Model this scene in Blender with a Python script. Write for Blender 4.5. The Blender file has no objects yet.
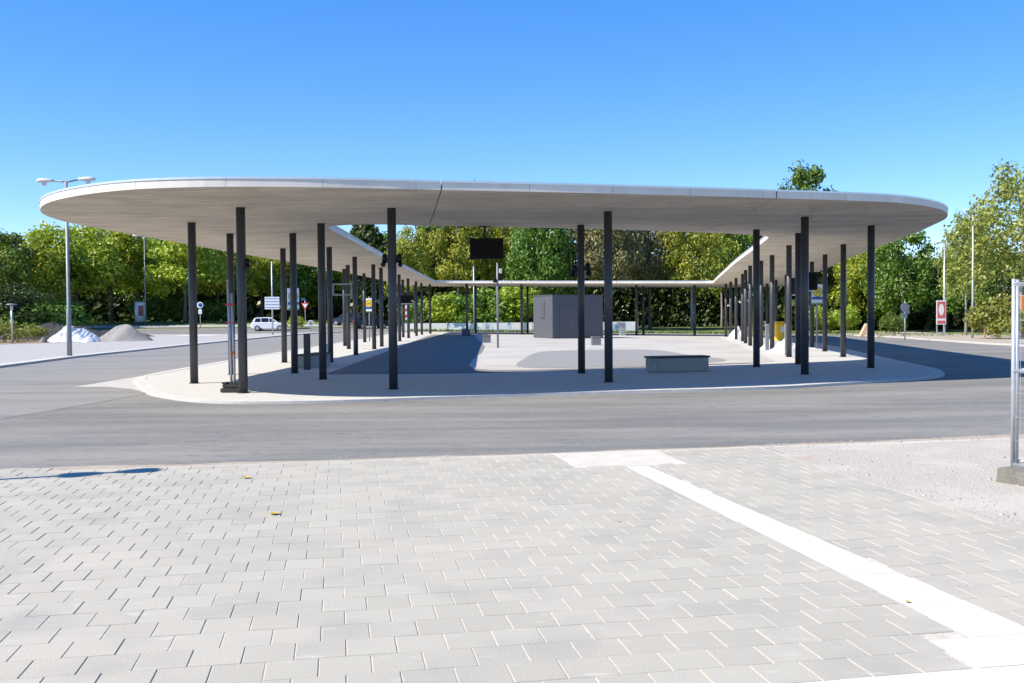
import bpy, bmesh, math, random
from mathutils import Vector, Matrix, noise
R = math.radians
PI = math.pi
random.seed(7)
sc = bpy.context.scene
COL = sc.collection
F = 980.0                                   # focal length in pixels of the 1024 px wide frame

# ------------------------------------------------------------------ site relief (gentle drainage falls)
def ss(a, b, v):
    t = min(1.0, max(0.0, (v - a) / (b - a)))
    return t * t * (3 - 2 * t)
def DZ(x, y):
    k = ss(10, 22, y) * ss(-25, -11, x) * (1 - ss(95, 125, y))
    xx = max(-11, min(x, 22)); yy = max(20, min(y, 85))
    return k * xx * (.013 - .000346 * yy) + 1.0 * ss(103, 117, y) * (1 - ss(-25, -5, x))
def gx(px, Y):                              # sideways metres of a picture column at a known distance
    return (px - 512) / F * Y

# ------------------------------------------------------------------ materials
def nodes(m):
    m.use_nodes = True
    return m.node_tree.nodes, m.node_tree.links, m.node_tree.nodes['Principled BSDF']
def mat(name, col, rough=.7, metal=0, var=.0, scale=4, bump=0, bscale=40, col2=None, stretch=None, spec=.5, detail=6):
    m = bpy.data.materials.new(name)
    N, L, b = nodes(m)
    b.inputs['Base Color'].default_value = (*col, 1)
    b.inputs['Roughness'].default_value = rough
    b.inputs['Metallic'].default_value = metal
    b.inputs['Specular IOR Level'].default_value = spec
    tc = N.new('ShaderNodeTexCoord')
    mp = N.new('ShaderNodeMapping')
    L.new(tc.outputs['Object'], mp.inputs[0])
    if stretch: mp.inputs['Scale'].default_value = stretch[0]; mp.inputs['Rotation'].default_value = (0, 0, stretch[1])
    if var or col2:
        n = N.new('ShaderNodeTexNoise'); n.inputs['Scale'].default_value = scale; n.inputs['Detail'].default_value = detail
        n.inputs['Roughness'].default_value = .65
        L.new(mp.outputs[0], n.inputs[0])
        r = N.new('ShaderNodeValToRGB')
        c2 = col2 or tuple(c * (1 - var) for c in col)
        c1 = col if col2 else tuple(min(1, c * (1 + var)) for c in col)
        r.color_ramp.elements[0].color = (*c2, 1); r.color_ramp.elements[1].color = (*c1, 1)
        r.color_ramp.elements[0].position = .32; r.color_ramp.elements[1].position = .68
        L.new(n.outputs['Fac'], r.inputs[0]); L.new(r.outputs[0], b.inputs['Base Color'])
    if bump:
        n2 = N.new('ShaderNodeTexNoise'); n2.inputs['Scale'].default_value = bscale; n2.inputs['Detail'].default_value = 5
        L.new(tc.outputs['Object'], n2.inputs[0])
        bp = N.new('ShaderNodeBump'); bp.inputs['Strength'].default_value = bump; bp.inputs['Distance'].default_value = .02
        L.new(n2.outputs['Fac'], bp.inputs['Height']); L.new(bp.outputs[0], b.inputs['Normal'])
    return m
def mix2(m, fac_scale, col, lo, hi, rot=0, stretch=(1, 1, 1), detail=3):
    """overlay a second, larger pattern of colour on a material"""
    N, L, b = m.node_tree.nodes, m.node_tree.links, m.node_tree.nodes['Principled BSDF']
    tc = N.new('ShaderNodeTexCoord'); mp = N.new('ShaderNodeMapping'); mp.inputs['Scale'].default_value = stretch; mp.inputs['Rotation'].default_value = (0, 0, rot)
    L.new(tc.outputs['Object'], mp.inputs[0])
    n = N.new('ShaderNodeTexNoise'); n.inputs['Scale'].default_value = fac_scale; n.inputs['Detail'].default_value = detail
    L.new(mp.outputs[0], n.inputs[0])
    mr = N.new('ShaderNodeMapRange'); mr.inputs['From Min'].default_value = lo; mr.inputs['From Max'].default_value = hi
    L.new(n.outputs['Fac'], mr.inputs[0])
    mx = N.new('ShaderNodeMix'); mx.data_type = 'RGBA'
    src = b.inputs['Base Color'].links
    if src: L.new(src[0].from_socket, mx.inputs['A'])
    else: mx.inputs['A'].default_value = b.inputs['Base Color'].default_value
    mx.inputs['B'].default_value = (*col, 1)
    L.new(mr.outputs[0], mx.inputs['Factor']); L.new(mx.outputs['Result'], b.inputs['Base Color'])
    return m

ASPH_ROT = -R(8)
M = {}
M['asphalt'] = mat('asphalt', (.20, .197, .182), .9, var=.22, scale=26, bump=.5, bscale=55, spec=.3)
mix2(M['asphalt'], 1.3, (.14, .139, .132), .4, .76, ASPH_ROT, (.2, 1.4, 1), 9)
mix2(M['asphalt'], .5, (.28, .268, .24), .46, .76, ASPH_ROT, (.28, 1.3, 1), 9)
mix2(M['asphalt'], 9, (.12, .118, .118), .55, .8, ASPH_ROT, (.35, 1.2, 1), 6)
M['asphalt_old'] = mat('asphalt_old', (.235, .232, .218), .9, var=.13, scale=18, bump=.35, bscale=60, spec=.3)
mix2(M['asphalt_old'], .7, (.16, .16, .17), .45, .8, R(-70), (.2, 1.6, 1), 4)
M['plaza'] = mat('plaza_surface', (.43, .415, .375), .9, var=.06, scale=3, bump=.25, bscale=50, spec=.3)
mix2(M['plaza'], .25, (.36, .345, .315), .45, .7)
M['plaza_shade_asphalt'] = mat('plaza_shade_asphalt', (.185, .182, .178), .9, var=.1, scale=3, bump=.25, bscale=50, spec=.2)  # dark asphalt tone that also deepens the roof's shade on the plaza
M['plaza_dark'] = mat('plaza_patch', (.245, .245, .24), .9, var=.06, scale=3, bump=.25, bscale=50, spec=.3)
M['conc_pave'] = mat('concrete_paving', (.465, .458, .425), .88, var=.07, scale=5, bump=.25, bscale=40)
M['apron'] = mat('apron_concrete', (.42, .405, .38), .9, var=.12, scale=3, bump=.2)
M['kerb'] = mat('kerb_concrete', (.50, .48, .45), .85, var=.1, scale=6, bump=.2)
M['side'] = mat('sidewalk', (.36, .35, .335), .9, var=.14, scale=2.2, bump=.3, bscale=30)
M['dirt'] = mat('dirt', (.27, .19, .12), .95, var=.3, scale=1.5, bump=.8, bscale=12)
M['sand'] = mat('sand', (.37, .315, .25), .95, var=.18, scale=7, bump=.6, bscale=60)
M['gravel'] = mat('gravel', (.40, .375, .325), .95, var=.2, scale=30, bump=.6, bscale=45)
mix2(M['gravel'], .9, (.46, .43, .37), .5, .62, detail=6)
mix2(M['gravel'], 1.7, (.40, .32, .24), .6, .75, detail=6)
M['stone'] = mat('loose_stone', (.33, .31, .28), .9, var=.3, scale=9, bump=.4)
M['grass'] = mat('grass', (.13, .17, .04), .95, var=.4, scale=3, bump=.8, bscale=20)
M['white_slab'] = mat('white_slab', (.60, .575, .525), .8, var=.06, scale=5, bump=.12, bscale=50)
M['cream_slab'] = mat('cream_slab', (.52, .485, .42), .85, var=.1, scale=4, bump=.15, bscale=50)
M['soffit'] = mat('fair_faced_concrete', (.68, .595, .48), .8, var=.05, scale=1.4, bump=.1, bscale=9)
mix2(M['soffit'], .9, (.53, .47, .385), .42, .66, R(12), (.3, 1.8, 1), 7)
mix2(M['soffit'], 2.6, (.45, .40, .335), .5, .75, R(-35), (.5, 1.6, 1), 8)
N, L, b = M['soffit'].node_tree.nodes, M['soffit'].node_tree.links, M['soffit'].node_tree.nodes['Principled BSDF']
tc = N.new('ShaderNodeTexCoord'); mp = N.new('ShaderNodeMapping'); mp.inputs['Rotation'].default_value = (0, 0, R(-72)); L.new(tc.outputs['Object'], mp.inputs[0])
br = N.new('ShaderNodeTexBrick'); br.inputs['Scale'].default_value = 1; br.inputs['Brick Width'].default_value = 2.5; br.inputs['Row Height'].default_value = 1.25
br.inputs['Mortar Size'].default_value = .006; br.inputs['Color1'].default_value = (1, 1, 1, 1); br.inputs['Color2'].default_value = (.90, .89, .88, 1); br.inputs['Mortar'].default_value = (.72, .70, .68, 1)
L.new(mp.outputs[0], br.inputs['Vector'])
mx = N.new('ShaderNodeMix'); mx.data_type = 'RGBA'; mx.blend_type = 'MULTIPLY'; mx.inputs['Factor'].default_value = 1
L.new(b.inputs['Base Color'].links[0].from_socket, mx.inputs['A']); L.new(br.outputs['Color'], mx.inputs['B']); L.new(mx.outputs['Result'], b.inputs['Base Color'])
M['fascia'] = mat('fascia_concrete', (.76, .70, .62), .7, var=.1, scale=2, bump=.06)
N, L, b = M['fascia'].node_tree.nodes, M['fascia'].node_tree.links, M['fascia'].node_tree.nodes['Principled BSDF']
at_ = N.new('ShaderNodeAttribute'); at_.attribute_name = 'arc'
dv = N.new('ShaderNodeMath'); dv.operation = 'MULTIPLY'; dv.inputs[1].default_value = 1 / 1.78; fr = N.new('ShaderNodeMath'); fr.operation = 'FRACT'; lt = N.new('ShaderNodeMath'); lt.operation = 'LESS_THAN'; lt.inputs[1].default_value = .006
fl = N.new('ShaderNodeMath'); fl.operation = 'FLOOR'; wn = N.new('ShaderNodeTexWhiteNoise'); wn.noise_dimensions = '1D'
L.new(at_.outputs['Fac'], dv.inputs[0]); L.new(dv.outputs[0], fr.inputs[0]); L.new(fr.outputs[0], lt.inputs[0]); L.new(dv.outputs[0], fl.inputs[0]); L.new(fl.outputs[0], wn.inputs['W'])
m1 = N.new('ShaderNodeMix'); m1.data_type = 'RGBA'; m1.inputs['B'].default_value = (.60, .56, .50, 1)
pm = N.new('ShaderNodeMath'); pm.operation = 'MULTIPLY'; pm.inputs[1].default_value = .5; L.new(wn.outputs['Value'], pm.inputs[0])
L.new(b.inputs['Base Color'].links[0].from_socket, m1.inputs['A']); L.new(pm.outputs[0], m1.inputs['Factor'])
m2 = N.new('ShaderNodeMix'); m2.data_type = 'RGBA'; m2.inputs['B'].default_value = (.30, .29, .27, 1)
L.new(m1.outputs['Result'], m2.inputs['A']); L.new(lt.outputs[0], m2.inputs['Factor']); L.new(m2.outputs['Result'], b.inputs['Base Color'])
M['trim'] = mat('edge_metal', (.72, .73, .75), .35, .6)
M['steel_dark'] = mat('anthracite_steel', (.042, .043, .051), .42, .0, var=.1, scale=3, spec=.5)
M['black'] = mat('black_plastic', (.008, .008, .010), .5, spec=.25)
M['screen'] = mat('screen_glass', (.004, .004, .005), .5, spec=.15)
M['galv'] = mat('galvanised_steel', (.50, .52, .54), .42, .55, var=.12, scale=14)
M['grey_paint'] = mat('grey_painted_steel', (.22, .24, .25), .5, .1, var=.08, scale=5)
M['lamp_grey'] = mat('lamp_housing', (.55, .55, .54), .45)
M['lens'] = mat('lamp_glass', (.55, .55, .6), .15)
M['kiosk'] = mat('grey_cladding', (.078, .083, .097), .6, var=.05, scale=2, bump=.06)
M['kiosk_side'] = mat('grey_louvre', (.11, .115, .125), .55)
M['bench_conc'] = mat('bench_concrete', (.30, .285, .26), .8, var=.12, scale=5, bump=.2)
M['bench_top'] = mat('bench_slats', (.028, .027, .028), .55, var=.2, scale=12)
M['red'] = mat('red_paint', (.55, .03, .03), .5)
M['poster_pink'] = mat('poster_red', (.62, .12, .13), .55, var=.12, scale=3)
M['orange'] = mat('orange_plastic', (.85, .20, .02), .5)
M['yellow'] = mat('yellow_paint', (.80, .50, .02), .45, var=.06)
M['white'] = mat('white_paint', (.80, .80, .80), .45)
M['sign_white'] = mat('sign_white', (.72, .74, .76), .5)
M['blue'] = mat('blue_sign', (.015, .07, .33), .4)
M['green'] = mat('green_sign', (.02, .25, .08), .45)
M['sign_back'] = mat('sign_back', (.30, .32, .33), .5, .4)
M['plastic_sheet'] = mat('white_plastic_sheet', (.58, .61, .64), .3, var=.06, scale=2, bump=.25, bscale=5)
M['pebble'] = mat('pebble_grey', (.25, .238, .22), .95, var=.25, scale=14, bump=1, bscale=20)
M['soil'] = mat('soil', (.03, .028, .028), .95, var=.35, scale=2, bump=1, bscale=6)
M['rubber'] = mat('recycled_rubber', (.028, .028, .026), .85, var=.35, scale=30, bump=.6)
M['foot'] = mat('foot_concrete', (.17, .16, .135), .9, var=.18, scale=16, bump=.5)
M['car_white'] = mat('white_car_paint', (.78, .80, .82), .18)
M['car_dark'] = mat('dark_car_paint', (.02, .03, .06), .2)
M['glass'] = mat('tinted_glass', (.012, .015, .018), .08)
M['tyre'] = mat('tyre_rubber', (.02, .02, .02), .8)
M['rim'] = mat('wheel_rim', (.5, .5, .52), .3, .7)
M['lightglass'] = mat('light_glass', (.7, .7, .72), .12)
M['bark'] = mat('bark', (.12, .095, .075), .95, var=.35, scale=9, bump=1, bscale=12)
M['bark_pale'] = mat('bark_pale', (.27, .25, .22), .9, var=.3, scale=7, bump=.6, bscale=12)
M['wood'] = mat('stake_wood', (.40, .24, .12), .85, var=.2, scale=10)
M['leaf_litter'] = mat('yellow_leaf', (.55, .36, .05), .7, var=.3, scale=50)
M['wall_far'] = mat('pale_render', (.62, .64, .66), .8, var=.04)

# paving blocks: tone per block
m = mat('paving_block', (.44, .43, .40), .85, bump=.14, bscale=70)
N, L, b = m.node_tree.nodes, m.node_tree.links, m.node_tree.nodes['Principled BSDF']
at_ = N.new('ShaderNodeAttribute'); at_.attribute_name = 'tone'
hs = N.new('ShaderNodeMix'); hs.data_type = 'RGBA'; hs.inputs['A'].default_value = (.36, .341, .282, 1); hs.inputs['B'].default_value = (.405, .384, .318, 1)
L.new(at_.outputs['Fac'], hs.inputs['Factor']); L.new(hs.outputs['Result'], b.inputs['Base Color'])
mix2(m, .55, (.43, .40, .33), .48, .8, detail=5)
mix2(m, 1.6, (.30, .285, .255), .5, .85, detail=6)
mix2(m, 9, (.52, .49, .43), .6, .9, R(30), (.5, 1.5, 1), 6)
M['block'] = m
M['joint'] = mat('joint_sand', (.49, .46, .39), .95, var=.18, scale=14, bump=.4, bscale=80)

# hoarding: patches of blue-grey and white
m = mat('hoarding_panel', (.66, .70, .72), .6)
mix2(m, .55, (.14, .25, .36), .44, .52, detail=5); mix2(m, 1.7, (.78, .80, .78), .52, .6, detail=4); mix2(m, .3, (.55, .30, .25), .68, .72)
M['hoard_blue'] = m
M['hoard_white'] = mat('hoarding_white', (.74, .73, .68), .6, var=.08, scale=1)

def leafmat(name, c1, c2, trans=.35):
    m = bpy.data.materials.new(name); m.use_nodes = True
    N, L = m.node_tree.nodes, m.node_tree.links
    N.remove(N['Principled BSDF'])
    out = N['Material Output']
    a = N.new('ShaderNodeAttribute'); a.attribute_name = 'tone'
    oi = N.new('ShaderNodeObjectInfo')
    mx = N.new('ShaderNodeMix'); mx.data_type = 'RGBA'; mx.inputs['A'].default_value = (*c1, 1); mx.inputs['B'].default_value = (*c2, 1)
    L.new(a.outputs['Fac'], mx.inputs['Factor'])
    hsv = N.new('ShaderNodeHueSaturation')
    mr = N.new('ShaderNodeMapRange'); mr.inputs['To Min'].default_value = .482; mr.inputs['To Max'].default_value = .512
    mv = N.new('ShaderNodeMapRange'); mv.inputs['To Min'].default_value = 1.0; mv.inputs['To Max'].default_value = 1.3
    L.new(oi.outputs['Random'], mr.inputs[0]); L.new(oi.outputs['Random'], mv.inputs[0])
    L.new(mr.outputs[0], hsv.inputs['Hue']); L.new(mv.outputs[0], hsv.inputs['Value']); L.new(mx.outputs['Result'], hsv.inputs['Color'])
    d = N.new('ShaderNodeBsdfDiffuse'); t = N.new('ShaderNodeBsdfTranslucent'); g = N.new('ShaderNodeBsdfGlossy'); g.inputs['Roughness'].default_value = .45
    L.new(hsv.outputs[0], d.inputs[0]); L.new(hsv.outputs[0], t.inputs[0])
    s = N.new('ShaderNodeMixShader'); s.inputs[0].default_value = trans
    L.new(d.outputs[0], s.inputs[1]); L.new(t.outputs[0], s.inputs[2])
    s2 = N.new('ShaderNodeMixShader'); s2.inputs[0].default_value = .04
    L.new(s.outputs[0], s2.inputs[1]); L.new(g.outputs[0], s2.inputs[2])
    L.new(s2.outputs[0], out.inputs[0])
    return m
M['lf_lime'] = leafmat('leaf_lime', (.16, .25, .018), (.37, .44, .032))
M['lf_green'] = leafmat('leaf_green', (.055, .125, .016), (.15, .25, .025))
M['lf_autumn'] = leafmat('leaf_autumn', (.15, .22, .022), (.35, .36, .034))
M['lf_brown'] = leafmat('leaf_dry', (.14, .145, .055), (.27, .255, .10))
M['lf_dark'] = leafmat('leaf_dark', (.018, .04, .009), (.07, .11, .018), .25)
M['lf_pale'] = leafmat('leaf_pale', (.14, .19, .03), (.32, .34, .065))

# ------------------------------------------------------------------ mesh builder
class MB:
    def __init__(s): s.v = []; s.f = []; s.sm = []
    def add(s, vs, fs, smooth=False):
        o = len(s.v); s.v += [tuple(v) for v in vs]; s.f += [tuple(i + o for i in f) for f in fs]; s.sm += [smooth] * len(fs); return s
    def box(s, c, d, rz=0, bev=0):
        x, y, z = d[0] / 2, d[1] / 2, d[2] / 2
        bm = bmesh.new(); bmesh.ops.create_cube(bm, size=1)
        for v in bm.verts: v.co = Vector((v.co.x * d[0], v.co.y * d[1], v.co.z * d[2]))
        if bev: bmesh.ops.bevel(bm, geom=bm.edges[:], offset=bev, segments=2, affect='EDGES')
        mt = Matrix.Translation(c) @ Matrix.Rotation(rz, 4, 'Z')
        bm.verts.index_update()
        s.add([mt @ v.co for v in bm.verts], [[v.index for v in f.verts] for f in bm.faces]); bm.free(); return s
    def tube(s, pts, r, n=12, caps=True):
        pts = [Vector(p) for p in pts]; rs = r if isinstance(r, (list, tuple)) else [r] * len(pts)
        vs = []; fs = []
        prev = None
        for i, p in enumerate(pts):
            t = (pts[min(i + 1, len(pts) - 1)] - pts[max(i - 1, 0)]).normalized()
            if prev is None:
                a = Vector((1, 0, 0)) if abs(t.x) < .9 else Vector((0, 1, 0))
                u = t.cross(a).normalized()
            else: u = (prev - t * prev.dot(t)).normalized()
            prev = u; w = t.cross(u)
            for k in range(n):
                a = 2 * PI * k / n; vs.append(p + (u * math.cos(a) + w * math.sin(a)) * rs[i])
        for i in range(len(pts) - 1):
            for k in range(n):
                fs.append((i * n + k, i * n + (k + 1) % n, (i + 1) * n + (k + 1) % n, (i + 1) * n + k))
        s.add(vs, fs, True)
        if caps:
            o = len(s.v) - len(vs); s.f += [tuple(o + k for k in reversed(range(n))), tuple(o + (len(pts) - 1) * n + k for k in range(n))]; s.sm += [False, False]
        return s
    def prism(s, poly, axis_from, axis_to, place):
        """poly 2D extruded between two offsets; place(u, v, w) gives a point"""
        n = len(poly)
        vs = [place(u, v, axis_from) for u, v in poly] + [place(u, v, axis_to) for u, v in poly]
        fs = [tuple(reversed(range(n))), tuple(range(n, 2 * n))] + [(i, (i + 1) % n, n + (i + 1) % n, n + i) for i in range(n)]
        return s.add(vs, fs)
    def build(s, name, m, parent=None, fix=True, loc=None):
        me = bpy.data.meshes.new(name); me.from_pydata(s.v, [], s.f); me.update()
        for p, q in zip(me.polygons, s.sm): p.use_smooth = q
        if fix:
            bm = bmesh.new(); bm.from_mesh(me); bmesh.ops.recalc_face_normals(bm, faces=bm.faces); bm.to_mesh(me); bm.free()
        for x in (m if isinstance(m, list) else [m]): me.materials.append(x)
        o = bpy.data.objects.new(name, me); COL.objects.link(o)
        if parent: o.parent = parent
        if loc: o.location = loc
        return o
def tag(o, label=None, cat=None, group=None, kind=None):
    if label: o['label'] = label
    if cat: o['category'] = cat
    if group: o['group'] = group
    if kind: o['kind'] = kind
    return o
def empty(name, loc, label, cat, rz=0, group=None):
    o = bpy.data.objects.new(name, None); COL.objects.link(o); o.empty_display_size = .2
    o.location = loc; o.rotation_euler = (0, 0, rz)
    return tag(o, label, cat, group)
def copy_tree(o, parent=None):
    c = o.copy(); COL.objects.link(c)
    if parent: c.parent = parent
    for ch in list(o.children): copy_tree(ch, c)
    return c
def at(x, y, dz=0): return (x, y, DZ(x, y) + dz)

def sheet(name, poly, off, m, step=4.0, kind='structure', thick=0):
    """flat ground sheet of a polygon that follows the site relief"""
    bm = bmesh.new()
    bm.faces.new([bm.verts.new((x, y, 0)) for x, y in poly])
    xs = [p[0] for p in poly]; ys = [p[1] for p in poly]
    for ax, lo, hi in ((0, min(xs), max(xs)), (1, min(ys), max(ys))):
        k = math.floor(lo / step) + 1
        while k * step < hi:
            if -60 < k * step < 180:
                co = [0, 0, 0]; no = [0, 0, 0]; co[ax] = k * step; no[ax] = 1
                bmesh.ops.bisect_plane(bm, geom=bm.verts[:] + bm.edges[:] + bm.faces[:], plane_co=co, plane_no=no)
            k += 1
    bmesh.ops.recalc_face_normals(bm, faces=bm.faces)
    for f in bm.faces:
        if f.normal.z < 0: f.normal_flip()
    if thick:
        bd = [e for e in bm.edges if e.is_boundary]
        r = bmesh.ops.extrude_edge_only(bm, edges=bd)
        low = {v for v in r['geom'] if isinstance(v, bmesh.types.BMVert)}
        for v in bm.verts: v.co.z = DZ(v.co.x, v.co.y) + off - (thick if v in low else 0)
    else:
        for v in bm.verts: v.co.z = DZ(v.co.x, v.co.y) + off
    me = bpy.data.meshes.new(name); bm.to_mesh(me); bm.free(); me.materials.append(m)
    o = bpy.data.objects.new(name, me); COL.objects.link(o); o['kind'] = kind
    return o

def catmull(pts, sub, closed=True):
    n = len(pts); out = []
    for i in range(n if closed else n - 1):
        p0, p1, p2, p3 = (Vector(pts[(i + k - 1) % n] if closed else pts[max(0, min(n - 1, i + k - 1))]) for k in range(4))
        for j in range(sub):
            t = j / sub
            out.append(.5 * ((2 * p1) + (p2 - p0) * t + (2 * p0 - 5 * p1 + 4 * p2 - p3) * t * t + (3 * p1 - p0 - 3 * p2 + p3) * t ** 3))
    if not closed: out.append(Vector(pts[-1]))
    return out

# ------------------------------------------------------------------ THE GROUND
sheet('ground', [(-700, -60), (700, -60), (700, 1200), (-700, 1200)], -.075, M['grass'], 4)
RZ = -.05
sheet('road', [(-19, -12), (24.5, -12), (24.3, 30), (25.2, 52), (26.6, 62), (28.2, 72), (28.4, 82), (31, 93), (-8, 93), (-14, 109), (-75, 109), (-75, 92),
               (-15.5, 91), (-17.6, 86), (-18.35, 80), (-18.55, 64), (-18.5, 50), (-18.3, 41), (-17.5, 33), (-16.6, 20), (-16, 0)], RZ, M['asphalt'])
sheet('road_old_surface', [(-8.78, 16.74), (-8.5, 20.0), (-8.3, 22.3), (-9.6, 24.2), (-10.5, 25.8), (-10.55, 30), (-10.3, 50), (-9.9, 82), (-9.7, 90.5), (-15.3, 90.8), (-17.5, 86), (-18.25, 80), (-18.45, 64), (-18.4, 50), (-18.2, 41), (-17.4, 33), (-16.5, 20), (-16, 8), (-12, 10), (-10, 14.6)], RZ + .006, M['asphalt_old'])

sheet('concrete_apron', [(-11.0, 24.6), (-10.0, 24.3), (-9.2, 23.6), (-8.4, 22.4), (-7, 25), (-8, 32), (-10.72, 32)], RZ + .012, M['apron'])
# bus island
island = [(-10.5, 27.4), (-10.0, 25.9), (-9.35, 24.5), (-8.75, 23.2), (-8.3, 22.2), (-7.9, 21.5), (-7.44, 20.9), (-6.9, 20.25), (-6.2, 19.6), (-5.5, 19.25), (-4.7, 19.15), (-3.7, 19.2),
          (-2.6, 19.42), (-1.0, 19.85), (1.0, 20.3), (2.9, 20.62), (4.9, 20.98), (6.3, 21.45), (7.5, 22.1), (8.7, 22.75), (9.8, 23.4), (10.5, 24.1), (11.05, 25.0), (11.45, 26.1),
          (11.85, 27.6), (12.5, 31.2), (13.6, 37), (15.2, 45), (16.8, 53), (18.7, 62), (20.7, 72), (21.2, 77.5), (20.6, 80.6), (18.5, 82.3), (9, 83.9), (0, 85.7), (-6.5, 87), (-9, 86.5), (-9.8, 83), (-9.9, 70), (-10.1, 55), (-10.6, 41), (-10.7, 30)]
isl = [tuple(v) for v in catmull([(x, y, 0) for x, y in island], 3)]
isl = [(x, y) for x, y, z in isl]
sheet('bus_island', isl, 0, M['conc_pave'], 3, thick=.25)
# kerb stones along the island rim (real step above the road)
def offset_poly(poly, d):
    out = []; n = len(poly)
    for i in range(n):
        a, b_, c = Vector(poly[i - 1]), Vector(poly[i]), Vector(poly[(i + 1) % n])
        t = (c - a).normalized(); out.append(tuple(b_ + Vector((-t.y, t.x)) * d))
    return out
def rim(name, loop, inner, z0, z1, m, stone=1.0, gap=.006, closed=True):
    """row of kerb stones along a loop"""
    mb = MB(); n = len(loop); acc = []
    pts = [(Vector(loop[i]), Vector(inner[i])) for i in range(n)] + ([(Vector(loop[0]), Vector(inner[0]))] if closed else [])
    res = [pts[0]]; left = stone
    for i in range(len(pts) - 1):
        (a, ai), (b_, bi) = pts[i], pts[i + 1]; Lg = (b_ - a).length; pos = 0
        while Lg - pos > left:
            pos += left; t = pos / Lg; res.append((a.lerp(b_, t), ai.lerp(bi, t))); left = stone
        left -= (Lg - pos)
    for (a, ai), (b_, bi) in zip(res, res[1:]):
        d = (b_ - a).normalized() * gap / 2
        q = [a + d, b_ - d, bi - d, ai + d]; jit = random.uniform(-.002, .002)
        lo = [(p.x, p.y, DZ(p.x, p.y) + z0) for p in q]; hi = [(p.x, p.y, DZ(p.x, p.y) + z1 + jit) for p in q]
        mb.add(lo + hi, [(0, 3, 2, 1), (4, 5, 6, 7), (0, 1, 5, 4), (1, 2, 6, 5), (2, 3, 7, 6), (3, 0, 4, 7)])
    o = mb.build(name, m); o['kind'] = 'structure'; return o
rim('island_kerb', offset_poly(isl, -.003), offset_poly(isl, .28), -.2, .008, M['kerb'])
# inner plaza surface and its tinted patch
sheet('plaza', [(-5.3, 27.9), (-3.2, 27.55), (-.9, 27.6), (2, 28.4), (5, 29.9), (7.6, 31.2), (8.75, 32.6), (9.9, 39.6), (12.3, 54), (15.3, 72.8), (9.5, 74.8), (0, 76.2), (-6.2, 77.4), (-6.2, 70), (-5.7, 48), (-5.5, 37)], .006, M['plaza'])
sheet('plaza_shade_asphalt', [(-5.3, 27.9), (-3.2, 27.55), (-.9, 27.6), (2, 28.4), (5, 29.9), (7.6, 31.2), (7.9, 31.7), (7.0, 31.45), (4.6, 30.35), (1.6, 29.15), (.4, 28.8), (-.6, 28.9), (-1.2, 29.7), (-1.42, 32), (-1.45, 36), (-1.3, 42), (-1.35, 49), (-1.75, 57), (-2.4, 66), (-2.9, 76.7),
   (-6.2, 77.4), (-6.2, 70), (-5.7, 48), (-5.5, 37)], .011, M['plaza_shade_asphalt'])  # asphalt front and left; inner edge follows the roof shadow, painting its shade darker
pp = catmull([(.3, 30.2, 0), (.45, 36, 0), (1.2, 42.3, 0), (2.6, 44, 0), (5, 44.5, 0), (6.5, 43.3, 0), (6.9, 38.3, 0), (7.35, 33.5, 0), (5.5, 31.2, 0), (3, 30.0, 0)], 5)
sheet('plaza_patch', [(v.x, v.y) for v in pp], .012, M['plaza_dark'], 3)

# left side: kerb, sidewalk, building site
lk = [(-16, -5), (-16.6, 20), (-17.5, 33), (-18.3, 41), (-18.5, 50), (-18.55, 64), (-18.35, 80), (-17.6, 86), (-15.5, 91)]
lk2 = [(-16.3, -5), (-16.9, 20), (-17.8, 33), (-18.6, 41), (-18.8, 50), (-18.85, 64), (-18.65, 80), (-17.95, 86.2), (-15.9, 91.3)]
rim('road_kerb', lk, [(x - .25, y) for x, y in lk2], -.2, .035, M['kerb'], closed=False)
sheet('sidewalk', [(x - .24, y) for x, y in lk2] + [(-30, 91.5), (-75, 91.5), (-75, 66), (-33, 60), (-31, -5)], .025, M['side'])
sheet('building_site', [(-31, 62.5), (-27, 66), (-33, 74), (-42, 80), (-70, 80), (-70, 55), (-34, 55), (-32, 60)], .035, M['dirt'])
sheet('sand_patch', [(-29.2, 84), (-27.6, 82.8), (-25.6, 83.4), (-25.2, 85.6), (-27, 87.2), (-29, 86.4)], .035, M['white_slab'])
sheet('verge_path', [(-75, 110), (-14, 110), (-13.5, 112), (-75, 112.6)], -.03, M['side'])
# right side: sandy verge with kerb
rk = [(24.5, -5), (24.3, 30), (25.2, 52), (26.6, 62), (28.2, 72), (28.4, 82), (31, 93)]
rk2 = [(x + .25, y) for x, y in rk]
rim('verge_kerb', rk, rk2, -.2, .04, M['kerb'], closed=False)
sheet('sandy_verge', rk2 + [(38, 93), (37, 70), (35, 40), (40, -5)], .03, M['sand'])
sheet('back_pavement', [(-9, 89), (30, 86), (30.5, 91), (-8, 92)], -.035, M['asphalt_old'])

# ------------------------------------------------------------------ FOREGROUND PAVING (real blocks)
TH = math.atan(.179); cT, sT = math.cos(TH), math.sin(TH)
def uv2xy(u, v): return (u * cT - v * sT, u * sT + v * cT)
EDGE = 11.3
def edge(u):
    P_ = [(-12, 11.9), (-3.65, 11.5), (-1.74, 11.42), (.71, 11.33), (3.58, 11.31), (5.67, 11.37), (8.7, 11.51), (13, 11.75)]
    for (a, va), (b_, vb) in zip(P_, P_[1:]):
        if u <= b_: return va + (vb - va) * (u - a) / (b_ - a)
    return P_[-1][1]
def zone(u, v):
    """True where grey blocks lie"""
    if v + .125 > edge(u) - .02 or v < 4.03: return False
    if u > 5.05: return False
    if 2.5 < u < 3.76 and v > 10.12: return False
    if u > 2.9 and v < 4.42: return False
    t = (10.2 - v) / 5.8
    if 3.05 + .09 * t < u < 3.28 + .235 * t and v > 4.42: return False
    return True
bm = bmesh.new(); tone = []
B = .2475; rnd = random.Random(3)
verts = []; faces = []; tones = []
row = 0; v = 4.03
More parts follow.
